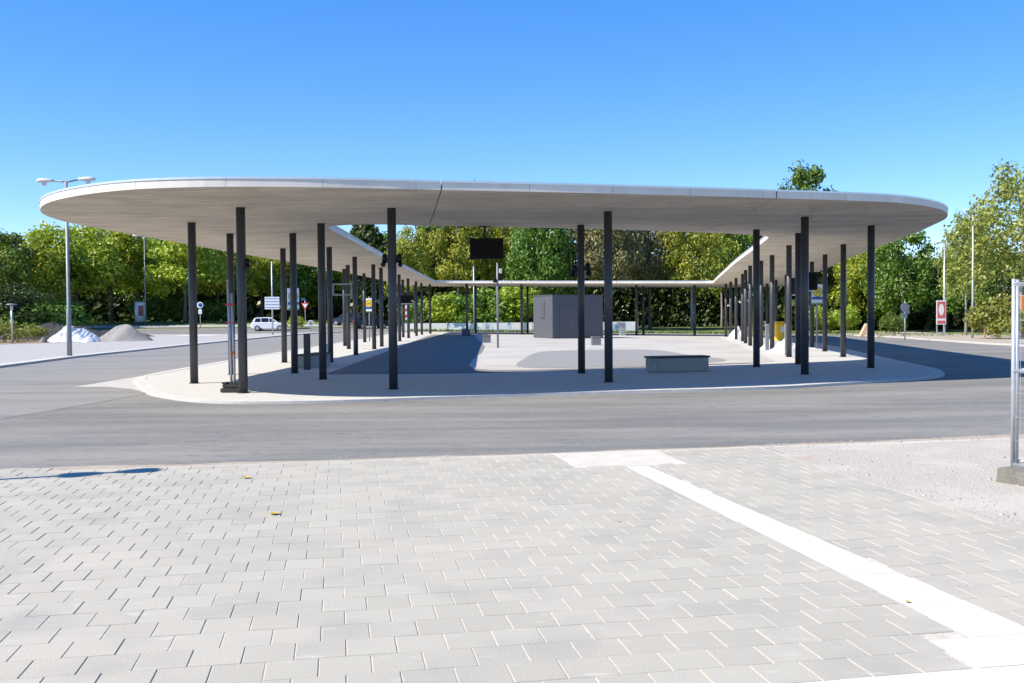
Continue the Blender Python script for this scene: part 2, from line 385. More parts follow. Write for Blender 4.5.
while v + B <= 12:
    u = -10 + (B / 2 if row % 2 else 0) + rnd.uniform(-.006, .006)
    while u < 5.1:
        u0, u1, v0, v1 = u, u + B, v, v + B
        # clip blocks against the strips by sampling sub-ranges along u
        segs = []; k = 30; start = None
        for i in range(k + 1):
            ok = i < k and zone(u0 + (i + .5) * B / k, (v0 + v1) / 2)
            if ok and start is None: start = i
            if not ok and start is not None: segs.append((u0 + start * B / k, u0 + i * B / k)); start = None
        for a, b_ in segs:
            if b_ - a < .05: continue
            g = .0026; c = .0028; t = rnd.random(); h = rnd.uniform(-.0016, .0016)
            tx, ty = rnd.uniform(-.005, .005), rnd.uniform(-.004, .004)
            a1, b1, c1, d1 = a + g, b_ - g, v0 + g * .28, v1 - g * .28
            def P(uu, vv, z):
                x, y = uv2xy(uu, vv); return (x, y, z + h + tx * (uu - (a + b_) / 2) + ty * (vv - (v0 + v1) / 2))
            o = len(verts)
            verts += [P(a1, c1, -.03), P(b1, c1, -.03), P(b1, d1, -.03), P(a1, d1, -.03), P(a1, c1, -.004), P(b1, c1, -.004), P(b1, d1, -.004), P(a1, d1, -.004),
                      P(a1 + c, c1 + c * .6, 0), P(b1 - c, c1 + c * .6, 0), P(b1 - c, d1 - c * .6, 0), P(a1 + c, d1 - c * .6, 0)]
            fs = [(8, 9, 10, 11)]
            for i in range(4):
                j = (i + 1) % 4; fs += [(i, j, 4 + j, 4 + i), (4 + i, 4 + j, 8 + j, 8 + i)]
            faces += [tuple(o + i for i in f) for f in fs]; tones += [t] * len(fs)
        u += B
    v += B; row += 1
me = bpy.data.meshes.new('paving'); me.from_pydata(verts, [], faces); me.update()
ca = me.attributes.new('tone', 'FLOAT', 'FACE'); ca.data.foreach_set('value', tones)
me.materials.append(M['block'])
o = bpy.data.objects.new('paving', me); COL.objects.link(o); o['kind'] = 'structure'
def quad_uv(name, pts, z, m, th=0):
    return sheet(name, [uv2xy(*p) for p in pts], z, m, 2, thick=th)
quad_uv('paving_bed', [(-11, -6), (12, -6), (12, EDGE + .02), (-11, EDGE - .05)], -.0045, M['joint'])
quad_uv('sandy_edge', [(-11, EDGE - .05), (12, EDGE - .05)] + [(u, edge(u) + .06 + .12 * noise.noise(Vector((u * 1.3, 2.2, 0))) + .06 * noise.noise(Vector((u * 5, 7.2, 0)))) for u in [12 - .25 * q for q in range(93)]], -.0062, M['sand'])
v = 4.425
while v < 10.1:
    v2 = min(v + .6, 10.14); a, b_ = (10.2 - v) / 5.8, (10.2 - v2 + .005) / 5.8
    quad_uv('guide_strip', [(3.05 + .09 * a, v), (3.285 + .23 * a, v), (3.285 + .23 * b_, v2 - .005), (3.05 + .09 * b_, v2 - .005)], random.uniform(-.001, .001), M['white_slab'], .03); v = v2
quad_uv('guide_slab', [(2.5, 10.145), (3.13, 10.145), (3.13, EDGE - .01), (2.5, EDGE - .01)], 0, M['cream_slab'], .03)
quad_uv('guide_slab', [(3.135, 10.145), (3.755, 10.145), (3.755, EDGE - .01), (3.135, EDGE - .01)], .001, M['cream_slab'], .03)
for i in range(5):
    quad_uv('white_slab', [(2.9 + i * .62, 4.035), (3.515 + i * .62, 4.035), (3.515 + i * .62, 4.418), (2.9 + i * .62, 4.418)], .001 * (i % 2), M['white_slab'], .03)
for i in range(14):
    quad_uv('white_slab', [(-5 + i * .8, 3.2), (-4.205 + i * .8, 3.2), (-4.205 + i * .8, 4.025), (-5 + i * .8, 4.025)], .001 * (i % 2), M['white_slab'], .03)
quad_uv('edging_strip', [(5.02, 4.43), (5.1, 4.43), (5.1, 10.6), (5.02, 10.6)], .003, M['gravel'], .03)
quad_uv('gravel_bed', [(5.105, 4.43), (12, 4.43), (12, EDGE - .25), (9, EDGE - .1), (7, EDGE - .22), (5.105, EDGE - .12)], .002, M['gravel'])
# loose stones on the gravel bed
mb = MB()
for i in range(1800):
    u = 5.15 + random.random() ** 1.3 * 3.2; v = random.uniform(5.5, EDGE + .25); x, y = uv2xy(u, v); s = random.uniform(.006, .017) * (2.0 if random.random() < .06 else 1)
    a = random.random() * PI
    pts = [(x + s * math.cos(a + k * PI / 2) * random.uniform(.7, 1.2), y + s * math.sin(a + k * PI / 2) * random.uniform(.7, 1.2), .002) for k in range(4)]
    mb.add(pts + [(x, y, .003 + s * .7)], [(0, 1, 4), (1, 2, 4), (2, 3, 4), (3, 0, 4)])
tag(mb.build('loose_stones', M['stone']), kind='stuff')

# fallen leaves, dry and yellow
def fallen_leaf(px, py, label, s=.035):
    Y = 1.65 * F / (py - 314.3 - .008 * (512 - px)); x = gx(px, Y); a = random.random() * 6
    mb = MB(); ol = [(0, -1), (.45, -.5), (.9, -.3), (.5, .1), (.6, .6), (.1, .55), (0, 1), (-.2, .5), (-.65, .55), (-.5, .05), (-.85, -.3), (-.4, -.5)]
    vs = [(s * (p * math.cos(a) - q * math.sin(a)), s * (p * math.sin(a) + q * math.cos(a)), .006 + .35 * s * (abs(p) + .4 * q * q)) for p, q in ol] + [(0, 0, .005)]
    mb.add(vs, [(i, (i + 1) % 12, 12) for i in range(12)])
    tag(mb.build('fallen_leaf', M['leaf_litter'], loc=(x, Y, 0)), label, 'leaf', 'fallen leaves on the paving')
fallen_leaf(244, 479, 'yellow fallen leaf on the grey paving nearest the road edge', .06)
fallen_leaf(272, 516, 'yellow fallen leaf lying alone in the middle of the grey paving', .055)
fallen_leaf(909, 605, 'small yellow green leaf touching the white guide strip', .02)
fallen_leaf(618, 523, 'tiny dry leaf on paving left of the white guide strip', .018)

# ------------------------------------------------------------------ CANOPY
pairs = [((-10.9, 24.2), (-5.0, 28.3)), ((-10.45, 21.9), (-4.97, 26.9)), ((-9.3, 19.85), (-4.8, 26.2)), ((-7.6, 18.45), (-4.4, 25.87)), ((-5.9, 17.97), (-4.0, 25.75)),
         ((-4.0, 18.12), (-3.4, 25.78)), ((-2.4, 18.5), (-2.8, 26.0)), ((-1.33, 18.82), (-2.2, 26.25)), ((.77, 19.38), (-.5, 26.9)), ((2.4, 19.87), (1.1, 27.45)), ((3.9, 20.35), (2.5, 28.0)),
         ((4.8, 20.65), (4.1, 28.7)), ((5.66, 20.97), (5.7, 29.5)), ((7.4, 21.55), (6.8, 30.1)), ((8.8, 22.2), (7.5, 30.6)), ((9.9, 23.15), (7.95, 31.05)), ((10.8, 24.4), (8.25, 31.55)),
         ((11.5, 26), (8.42, 32.3)), ((12.0, 28), (8.65, 33.7)), ((12.65, 31), (9.1, 36.5)), ((13.7, 36.9), (10, 42.4)), ((15.2, 44.7), (11.0, 48.8)), ((16.8, 52.4), (12.2, 56)),
         ((18.7, 61.5), (13.5, 64)), ((20.8, 72), (14.8, 71.7)), ((21.7, 76.8), (15.05, 73.0)), ((21.4, 80.5), (14.85, 73.7)), ((19.6, 82.3), (14, 73.9)), ((16, 83.2), (12, 74.2)),
         ((10.9, 84.3), (8, 74.8)), ((5, 85.4), (4, 75.4)), ((0, 86.3), (0, 76)), ((-4, 87), (-3.5, 76.6)), ((-7, 87.3), (-5.1, 76.75)), ((-8.8, 86.4), (-5.75, 76.1)),
         ((-9.3, 83), (-5.88, 74.5)), ((-9.3, 74), (-5.8, 69)), ((-9.4, 62), (-5.65, 58)), ((-9.7, 51), (-5.45, 47)), ((-10.1, 42), (-5.3, 39)), ((-10.55, 34), (-5.12, 32.5)), ((-10.85, 27), (-5.03, 29.5))]
def sc_(p):
    k = 1.022 - .004 * ss(55, 73, p[1]) - (.004 * ss(72, 86, p[1]))
    return (p[0] * k, p[1] * k, 0)
SUB = 6
oL = catmull([sc_(a) for a, b_ in pairs], SUB); iL = catmull([sc_(b_) for a, b_ in pairs], SUB)
canopy = empty('station_canopy', at(0, 50), 'white ring shaped concrete bus station roof on slim dark round columns', 'canopy')
COFF = Vector(canopy.location)
NT = 10; ZE = 4.095; TH_S = .17
def sof(t): return 4.05 + .045 * abs(2 * t - 1) ** 2.0
joints = [7, 12, 19, 22, 24, 29, 31, 36, 39, 41]
bounds = [j * SUB for j in joints]
tot = len(oL)
slabs = []
for q in range(len(bounds)):
    i0 = bounds[q]; i1 = bounds[(q + 1) % len(bounds)]
    if i1 <= i0: i1 += tot
    mb = MB(); ft = MB(); vs = []
    idx = list(range(i0, i1 + 1))
    for n_, i in enumerate(idx):
        o_, ii = oL[i % tot].copy(), iL[i % tot].copy()
        if n_ == 0 or n_ == len(idx) - 1:       # 3 cm expansion joint
            nb = idx[1] if n_ == 0 else idx[-2]
            do = (oL[nb % tot] - o_).normalized() * .011; di = (iL[nb % tot] - ii).normalized() * .011
            o_ += do; ii += di
        cross = []
        for t in range(NT + 1):
            p = o_.lerp(ii, t / NT); cross.append(Vector((p.x, p.y, DZ(p.x, p.y) + sof(t / NT))) - COFF)
        for t in (NT, 0):
            p = o_.lerp(ii, t / NT); cross.append(Vector((p.x, p.y, DZ(p.x, p.y) + ZE + TH_S)) - COFF)
        vs.append(cross)
    K = NT + 3; flat = [p for c in vs for p in c]; fs = []
    # soffit+top in one mesh; the two fascias in another so that each has its own finish
    sf = []; ff = []
    for a in range(len(vs) - 1):
        for t in range(NT): sf.append((a * K + t, (a + 1) * K + t, (a + 1) * K + t + 1, a * K + t + 1))
        sf.append((a * K + NT + 1, (a + 1) * K + NT + 1, (a + 1) * K + NT + 2, a * K + NT + 2))
    for a in (0, len(vs) - 1): sf.append(tuple(a * K + t for t in range(K)))
    for a in range(len(vs) - 1):
        ff.append((a * K + NT, (a + 1) * K + NT, (a + 1) * K + NT + 1, a * K + NT + 1))
        ff.append((a * K + NT + 2, (a + 1) * K + NT + 2, (a + 1) * K, a * K))
    slab = MB().add(flat, sf, False).build('roof_slab', M['soffit'], canopy, fix=False)
    for p in slab.data.polygons: p.use_smooth = False
    fa = MB().add(flat, ff, False).build('fascia', M['fascia'], slab, fix=False)
    arc = []; run = [0.0] * K
    for a in range(len(vs)):
        if a: run = [run[t] + (vs[a][t] - vs[a - 1][t]).length for t in range(K)]
        arc += run
    at_ = fa.data.attributes.new('arc', 'FLOAT', 'POINT'); at_.data.foreach_set('value', arc)
    # metal roof edge trims
    for side, idx_t in ((0, NT + 2), (1, NT + 1)):
        tr = MB()
        c = [vs[a][idx_t] for a in range(len(vs))]
        out = 1 if side == 0 else -1
        P4 = []
        for a in range(len(c)):
            d = (vs[a][NT + 2] - vs[a][NT + 1]).normalized() * out
            P4.append([c[a] + d * .012 + Vector((0, 0, -.022)), c[a] + d * .012 + Vector((0, 0, .02)), c[a] - d * .12 + Vector((0, 0, .02)), c[a] - d * .12 + Vector((0, 0, .004))])
        n0 = [p for r4 in P4 for p in r4]
        tr.add(n0, [(a * 4 + k, (a + 1) * 4 + k, (a + 1) * 4 + k + 1, a * 4 + k + 1) for a in range(len(c) - 1) for k in range(3)] + [(0, 1, 2, 3), tuple((len(c) - 1) * 4 + k for k in range(4))])
        tr.build('roof_trim', M['trim'], slab, fix=False)

colpos = dict(A=(-8.04, 24.74), B=(-5.9, 21.45), C=(-8.07, 28.2), D=(-8.1, 34.84), E=(-6.34, 28.53), Fc=(-4.96, 25.65), G=(-6.42, 34.63), H=(-7.91, 47.46), H2=(-8.82, 51.74), I=(-6.48, 40.62),
    J=(-8.71, 57.96), K=(-6.61, 46.98), L=(-6.73, 50.62), L2=(-6.78, 54.6), M=(-2.67, 21.98), N=(-6.83, 59.61), N2=(-7.65, 69.0), O=(-7.04, 66.73), P=(-7.08, 72.72), Q=(-7.09, 77.15), Rr=(-6.7, 80.5), R2=(-8.1, 82),
    b1=(-3.63, 79.3), b2=(-3.1, 84.0), b3=(14.6, 78.3), b4=(.8, 79.2), b5=(1.35, 83.8), b6=(5.5, 79), b7=(6.2, 83), b8=(10, 78.6), b9=(11.0, 82),
    S=(1.91, 26.95), T=(2.30, 23.34), U=(7.26, 29.09), V=(7.56, 25.29), W=(8.9, 30.45), X=(10.26, 28.0), Y=(11.94, 35.31), Z=(13.12, 41.07), ZZ=(14.24, 46.52),
    Z3=(15.5, 53), Z4=(16.8, 60), Z5=(18.2, 67.5), Z6=(19.4, 74.5),
    r1=(10.11, 35.75), r2=(11.02, 41.5), r2b=(11.6, 45.6), r3=(12.15, 49.96), r3b=(13.0, 54.5), r4=(13.92, 59.11), r5=(14.89, 65.08), r6=(15.95, 71.42), r7=(16.45, 75.29))
cyl = MB().tube([(0, 0, 0), (0, 0, 4.14)], .099, 20, True)
proto = None
for k, (x, y) in colpos.items():
    if proto is None:
        proto = cyl.build('column', M['steel_dark'], canopy); c = proto
        cm = proto
        pl = MB().tube([(0, 0, .0), (0, 0, .014)], .135, 20).build('base_ring', M['steel_dark'], proto)
    else: c = copy_tree(proto, canopy)
    c.location = Vector((x, y, DZ(x, y))) - COFF

# ------------------------------------------------------------------ street furniture under the roof
# hanging display
Y = 27.2; x = gx(487.5, Y); zc = 1.65 + (314.5 - 249) * Y / F
t = empty('hanging_display', (x, Y, DZ(x, Y) + zc), 'large black flat screen hanging on a stem from the front roof', 'screen', R(4))
MB().box((0, 0, 0), (.93, .09, .585), bev=.01).build('housing', M['black'], t)
MB().box((0, -.047, 0), (.86, .006, .515)).build('screen', M['screen'], t)
MB().tube([(-.05, 0, .29), (-.05, 0, 4.1 - zc)], .028, 10).box((-.05, 0, 4.075 - zc), (.34, .12, .02)).build('ceiling_mount', M['black'], t)

def bench(x, y, L_, rz, label):
    t = empty('bench', at(x, y, .006), label, 'bench', rz, 'benches under the roof')
    MB().box((0, 0, .19), (L_ - .08, .5, .38), bev=.012).build('base', M['bench_conc'], t)
    mb = MB()
    for k in range(6): mb.box((0, -.235 + k * .094, .405), (L_, .08, .05), bev=.006)
    mb.build('seat', M['bench_top'], t)
    return t
bench(4.60, 27.3, 1.76, R(14), 'long concrete block bench with dark top in the front shade right of centre')
bench(-6.5, 32.0, 1.9, R(80), 'long dark topped bench beside the low dark pillar under the left roof')
def cube_seat(x, y, s, m, label, h=.45, rz=.1):
    t = empty('seat_cube', at(x, y, .006), label, 'stool', rz, 'cube stools on the plaza')
    MB().box((0, 0, h / 2), (s - .03, s - .03, h - .05), bev=.012).build('base', m, t)
    MB().box((0, 0, h - .02), (s, s, .05), bev=.01).build('top', M['bench_top'] if m is M['kiosk'] else m, t)
M['stone_mid'] = mat('stool_concrete', (.16, .16, .165), .8, var=.12, scale=6)
cube_seat(-1.45, 56.3, .46, M['stone_mid'], 'grey cube stool in the sun left of the thin lamp mast')
cube_seat(4.4, 51.4, .50, M['stone_mid'], 'grey cube stool in front of the dark kiosk')
cube_seat(-3.45, 73.5, .66, M['kiosk'], 'dark cube stool in the shade at the far end of the plaza', .5)
# grey utility cabinet right of the kiosk
t = empty('utility_cabinet', at(gx(622.5, 78), 78, 0), 'pale grey utility cabinet standing right behind the dark kiosk', 'cabinet', .1)
MB().box((0, 0, .52), (.46, .4, 1.04), bev=.015).build('housing', M['galv'], t)
MB().box((0, -.205, .52), (.38, .012, .9), bev=.004).build('door', M['sign_back'], t)

# kiosk
xk, yk = 2.75, 66.0
t = empty('kiosk', at(xk, yk), 'windowless dark grey box kiosk standing on the sunny plaza', 'kiosk', R(25))
W_, Dp, Hk = 3.92, 2.95, 2.9
MB().box((W_ / 2, Dp / 2, Hk / 2), (W_, Dp, Hk), bev=.02).build('body', M['kiosk'], t)
MB().box((W_ / 2, Dp / 2, Hk + .035), (W_ + .05, Dp + .05, .07), bev=.01).build('roof', M['kiosk'], t)
d = MB().box((1.05, -.012, 1.1), (1.1, .03, 2.2), bev=.004).build('door', M['kiosk'], t)
MB().tube([(1.5, -.05, 1.0), (1.5, -.05, 1.16)], .015, 8).build('handle', M['galv'], d)
w = MB().box((-.015, 1.55, 1.95), (.04, .72, 1.12), bev=.005).build('louvre_frame', M['kiosk_side'], t)
sl = MB()
for k in range(9): sl.box((-.045, 1.55, 1.46 + k * .122), (.03, .62, .05))
sl.build('louvre', M['kiosk'], w)

# slim lamp mast in the plaza
x, y = -.69, 47.9
t = empty('lamp_mast', at(x, y, .006), 'thin dark lamp mast standing alone in the plaza with spots on top', 'lamp')
MB().tube([(0, 0, 0), (0, 0, 2.6), (0, 0, 4.15)], [.05, .05, .04], 12).build('pole', M['grey_paint'], t)
for dx, dz, r in ((.12, 3.75, .2), (-.1, 3.3, -.3), (.1, 3.45, .5)):
    s_ = MB().box((dx * 1.3, -.04, dz), (.13, .2, .24), r, .02).build('spotlight', M['lamp_grey'] if dx > .11 else M['black'], t)
    MB().tube([(0, 0, dz), (dx, 0, dz)], .02, 6).build('bracket', M['grey_paint'], s_)
x = gx(474.3, 95)
t = empty('pole', at(x, 95, 0), 'plain thin pale pole behind the rear roof left of the screen', 'pole')
MB().tube([(0, 0, 0), (0, 0, 6.2)], [.075, .06], 10).build('shaft', M['galv'], t); MB().tube([(0, 0, 6.2), (0, 0, 6.3)], [.075, .03], 10).build('cap', M['galv'], t)

# low info pillars
def pillar(x, y, h, w, label, m=None):
    t = empty('info_pillar', at(x, y, .006), label, 'pillar', .1, 'low info pillars')
    MB().box((0, 0, h / 2), (w, w * .6, h), bev=.008).build('body', m or M['steel_dark'], t)
    MB().box((0, 0, h + .012), (w * .96, w * .56, .024)).build('cap', M['galv'] if m else M['black'], t)
pillar(-6.32, 30.2, 1.08, .2, 'low dark square pillar standing between two columns on the left')
pillar(10.42, 37.2, 1.17, .13, 'low pillar with pale cap beside the white plastic heap', M['grey_paint'])
pillar(11.25, 43.2, 1.12, .16, 'low pillar in the sun further back in the right column row', M['grey_paint'])
x = gx(324.5, 38)
t = empty('litter_bin', at(x, 38, .006), 'pale round litter bin standing by the left columns in the sun', 'bin')
MB().tube([(0, 0, .04), (0, 0, .5)], .17, 16).build('body', M['lamp_grey'], t); MB().tube([(0, 0, .5), (0, 0, .54)], [.18, .17], 16).build('rim', M['galv'], t)

# double spotlights on columns
def spot(x, y, z, side, label, s=1.0):
    t = empty('spotlight', (x, y, DZ(x, y) + z), label, 'spotlight', 0, 'spotlights on the columns')
    MB().tube([(side * .1, 0, 0), (side * .2 * s, -.02, 0)], .02, 8).box((side * .2 * s, -.02, 0), (.03, .06, .3 * s)).build('bracket', M['black'], t)
    MB().tube([(side * .28 * s, .04 * s, .16 * s), (side * .27 * s, -.06 * s, -.08 * s)], [.085 * s, .1 * s], 12).build('housing', M['black'], t)
    MB().tube([(side * .3 * s, -.02 * s, -.14 * s), (side * .32 * s, -.14 * s, -.22 * s)], [.075 * s, .095 * s], 12).build('lamp_head', M['black'], t)
def cp(k): return colpos[k]
spot(*cp('M'), 2.92, -1, 'black spotlight on the left side of the tall front column left of centre', .6)
spot(*cp('M'), 2.92, 1, 'black spotlight on the right side of the tall front column left of centre', .6)
spot(*cp('S'), 2.85, -1, 'black spotlight on the left side of the front column nearest the kiosk', .68)
spot(*cp('S'), 2.9, 1, 'black spotlight on the right side of the front column nearest the kiosk', .68)
spot(*cp('B'), 2.85, 1, 'black spotlight on the leftmost tall column behind the rubber foot', .5)
spot(*cp('r3'), 3.2, -1, 'black spotlight on a far right row column left side', .9)
spot(*cp('r2b'), 3.3, -1, 'black spotlight high on a middle column of the right row', .9)
def camera_(x, y, z, label):
    t = empty('security_camera', (x, y, DZ(x, y) + z), label, 'camera', 0, 'white cameras on the right columns')
    MB().tube([(.09, 0, 0), (.24, 0, 0)], .02, 8).build('bracket', M['white'], t)
    MB().tube([(.26, .05, .02), (.26, -.14, -.06)], .055, 10).build('housing', M['white'], t)
for k, z, lb in (('r1', 2.7, 'white camera on the nearest column of the right inner row'), ('r3', 2.6, 'white camera on the fourth column of the right inner row'),
                 ('r4', 2.5, 'white camera on the fourth column from the far end, right row'), ('r5', 2.5, 'white camera on the third column from the far end, right row'), ('r7', 2.4, 'white camera on the last column of the right inner row')):
    camera_(*cp(k), z, lb)

# passenger displays on columns
def display(x, y, z, w, h, side, label, glass=True, rz=0):
    t = empty('passenger_display', (x, y, DZ(x, y) + z), label, 'display', rz, 'passenger displays on the columns')
    cx = side * (.1 + w / 2)
    fr = MB()
    for sx in (-1, 1): fr.box((cx + sx * (w / 2 - .03), 0, 0), (.06, .12, h))
    for sz in (-1, 1): fr.box((cx, 0, sz * (h / 2 - .03)), (w - .12, .12, .06))
    fr.build('frame', M['grey_paint'] if not glass else M['black'], t)
    if glass:
        MB().box((cx, 0, 0), (w - .12, .1, h - .12)).build('screen', M['screen'], t)
        MB().box((cx, 0, -h / 2 - .02), (w, .1, .03)).build('light_strip', M['white'], t)
    MB().box((side * .06, 0, 0), (.12, .08, h * .7)).build('bracket', M['black'], t)
display(8.9, 30.45, 2.58, .48, .56, 1, 'black passenger display mounted right of the doubled front right columns')
display(*cp('r1'), 2.58, .42, .6, 1, 'small black passenger display by the white camera column on the right')
display(*cp('I'), 2.72, .84, .5, -1, 'empty open display frame mounted on a left inner column', False)
display(*cp('N'), 2.55, .62, .5, 1, 'dark display high above the red and white beacon on the left')

# bus stop signs
def busstop(x, y, z0, z1, w, label, rz=0, pole=True, blank=False):
    t = empty('bus_stop_sign', at(x, y), label, 'bus stop sign', rz, 'bus stop signs')
    if pole: MB().tube([(0, .05, 0), (0, .05, z1 + .1)], .038, 10).build('pole', M['grey_paint'], t)
    h = z1 - z0
    MB().box((0, 0, (z0 + z1) / 2), (w, .035, h), bev=.008).build('panel', M['sign_white'], t)
    yf = -.022; zc = z1 - .28 * h - .1 * h
    r = min(w * .43, h * .3)
    def disc(nm, rr, yy, m, n=32):
        mb = MB(); mb.prism([(rr * math.cos(2 * PI * k / n), rr * math.sin(2 * PI * k / n)) for k in range(n)], yy, yy - .004, lambda u, v, ww: (u, ww, zc + v)); return mb.build(nm, m, t)
    disc('sign_ring', r, yf, M['green']); disc('sign_disc', r * .86, yf - .005, M['yellow'])
    H = MB()
    for sx in (-1, 1): H.box((sx * r * .3, yf - .012, zc), (r * .17, .004, r * .9))
    H.box((0, yf - .012, zc), (r * .45, .004, r * .17)); H.build('letter', M['green'], t)
    MB().box((0, yf - .003, z0 + h * .30), (w * .98, .006, h * .14)).build('blue_band', M['blue'], t)
    MB().box((0, yf - .003, z0 + h * .04), (w * .98, .006, h * .05)).build('green_band', M['green'], t)
busstop(13.9, 44.6, 2.03, 2.93, .52, 'white bus stop sign with yellow H disc behind the front right columns', .05)
busstop(gx(369.5, 60), 60, 1.78, 2.62, .55, 'white bus stop sign with yellow H disc far back in the left row', -.05)
busstop(gx(293.8, 62), 62, 1.95, 3.3, .74, 'white bus stop sign half hidden by a left front column', R(30))
# small direction board on a tall pole
x, y = -20.3, 83.1
t = empty('direction_sign', at(x, y, .025), 'pale blue lined direction board on a tall thin pole by the road', 'sign', .1)
MB().tube([(0, .06, 0), (0, .06, 6.2)], [.07, .05], 10).build('pole', M['galv'], t)
MB().box((0, 0, 2.68), (1.22, .04, 1.05), bev=.01).build('panel', M['sign_white'], t)
ln = MB()
for k in range(4): ln.box((0, -.023, 2.3 + k * .25), (1.12, .004, .045))
ln.build('text_lines', M['blue'], t)
# give way
y = 112; x = gx(305.5, y)
t = empty('give_way_sign', at(x, y), 'red edged white give way triangle on a pole by the crossing', 'road sign', 0)
MB().tube([(0, .04, 0), (0, .04, 2.7)], .04, 8).build('pole', M['galv'], t)
def tri(nm, s, yy, m):
    mb = MB(); mb.prism([(-s, s * .58), (s, s * .58), (0, -s * 1.155)], yy, yy - .01, lambda u, v, w: (u, w, 2.15 + v)); return mb.build(nm, m, t)
tri('border', .47, 0, M['red']); tri('face', .29, -.012, M['white'])
MB().box((-.2, 0, 2.85), (.5, .03, .22)).build('plate', M['blue'], t)
y = 100; x = gx(311, y)
t = empty('round_sign', at(x, y), 'low round sign with white rim beside the crossing', 'road sign')
MB().tube([(0, .04, 0), (0, .04, 1.0)], .03, 8).build('pole', M['galv'], t)
MB().tube([(0, 0, .85), (0, -.02, .85)], .30, 24).build('rim', M['white'], t); MB().tube([(0, -.022, .85), (0, -.03, .85)], .23, 24).build('face', M['grey_paint'], t)
y = 110; x = gx(200.5, y)
t = empty('round_sign', at(x, y), 'blue and white round sign on a pole by the left trees', 'road sign')
MB().tube([(0, .05, -.2), (0, .05, 2.7)], .05, 8).build('pole', M['galv'], t)
MB().tube([(0, 0, 2.45), (0, -.02, 2.45)], .36, 24).build('rim', M['white'], t); MB().tube([(.05, -.022, 2.45), (.05, -.03, 2.45)], .24, 24).build('face', M['blue'], t)
MB().box((0, 0, 1.7), (.4, .03, .5)).build('plate', M['sign_white'], t)
# red and white beacon
y = 94; x = gx(407.5, y)
t = empty('warning_beacon', at(x, y), 'narrow red and white striped beacon behind the left column row', 'road sign')
MB().tube([(0, .05, 0), (0, .05, 2.9)], .04, 8).build('pole', M['galv'], t)
MB().box((0, 0, 2.0), (.36, .03, 1.9), bev=.005).build('panel', M['white'], t)
sb = MB()
for k in range(3): sb.prism([(-.178, -.14), (.178, .02), (.178, .3), (-.178, .14)], 0, -.006, lambda u, v, w, k=k: (u, -.018 + w, 1.35 + k * .6 + v))
sb.build('stripes', M['red'], t)
# temporary sign stand next to front-left column
x, y = -6.21, 21.75
t = empty('sign_stand', at(x, y, .0), 'two galvanised poles set in a black rubber foot beside a column', 'sign stand', R(-6))
f = MB(); f.box((0, 0, .05), (.46, .36, .1), bev=.02); f.box((0, .02, .145), (.4, .3, .085), bev=.018); f.box((-.16, 0, .205), (.1, .24, .04), bev=.008); f.box((.16, 0, .205), (.1, .24, .04), bev=.008)
f.build('rubber_foot', M['rubber'], t)
MB().tube([(-.03, .0, .18), (-.10, .02, 2.5)], .028, 8).build('tube', M['galv'], t)
MB().tube([(.055, -.03, .18), (.0, .0, 2.2)], .028, 8).build('tube', M['galv'], t)
cl = MB()
for z in (1.55, 1.95): cl.box((-.04, 0, z), (.19, .07, .035))
cl.build('clamps', M['red'], t)
MB().tube([(.04, -.025, .82), (.037, -.024, .9)], .033, 8).build('reflector', M['orange'], t)

# ------------------------------------------------------------------ lamp posts
def head_mesh(parent, sx, z, reach, s=1.0):
    h = MB(); n = 14; prof = [(0, .06, .06), (.12, .11, .09), (.3, .155, .115), (.5, .17, .12), (.66, .14, .1), (.74, .06, .05)]
    vs = []; fs = []
    for (l, w, ht) in prof:
        for k in range(n):
            a = 2 * PI * k / n; vs.append((sx * (reach + l * s), math.cos(a) * w * s, z + math.sin(a) * ht * s * (1.0 if math.sin(a) > 0 else .7)))
    for i in range(len(prof) - 1):
        for k in range(n): fs.append((i * n + k, i * n + (k + 1) % n, (i + 1) * n + (k + 1) % n, (i + 1) * n + k))
    fs += [tuple(range(n)), tuple((len(prof) - 1) * n + k for k in range(n))]
    h.add(vs, fs, True); hd = h.build('lamp_head', M['lamp_grey'], parent)
    MB().tube([(sx * (reach + .42 * s), 0, z - .03 * s), (sx * (reach + .42 * s), 0, z - .2 * s)], [.125 * s, .08 * s], 14).build('lamp_glass', M['lens'], hd)
def double_lamp(x, y, h, label, rz=0, base=.0):
    t = empty('street_lamp', at(x, y, base), label, 'street lamp', rz, 'street lamps')
    MB().tube([(0, 0, 0), (0, 0, 1.9), (0, 0, 1.95), (0, 0, h)], [.105, .1, .075, .06], 14).build('pole', M['grey_paint'], t)
    MB().tube([(-.55, 0, h + .03), (-.1, 0, h), (.1, 0, h), (.55, 0, h + .09)], [.03, .045, .045, .03], 10).build('arm', M['grey_paint'], t)
    head_mesh(t, -1, h + .03, .5, .95); head_mesh(t, 1, h + .1, .5, .95)
    return t
double_lamp(-18.75, 41.5, 7.35, 'grey street lamp with two heads on the left kerb', R(4), .03)
def single_lamp(x, y, h, label, base, s=1.0, m='galv', sx=-1, thick=1.0):
    t = empty('street_lamp', at(x, y, base), label, 'street lamp', 0, 'street lamps')
    MB().tube([(0, 0, 0), (0, 0, h * .3), (0, 0, h)], [.08 * thick, .07 * thick, .045 * thick], 12).build('pole', M[m], t)
    MB().tube([(0, 0, h), (sx * .35 * s, 0, h + .05)], .03, 8).build('arm', M[m], t)
    head_mesh(t, sx, h + .05, .3 * s, s)
single_lamp(30.6, 65.1, 8.4, 'blue grey lamp post half inside the loose tree on the right', .03, .6, 'galv')
single_lamp(32.2, 73.0, 6.9, 'pale lamp post rising behind the red poster on the right', .03, .7, 'galv')
single_lamp(gx(146, 113), 113, 10.2, 'grey lamp post beside the white advertising column', -.05, 1.3, 'grey_paint')
t = empty('garden_lamp', at(-31.93, 62.6, .025), 'low garden lamp with a flat hood at the left edge', 'lamp')
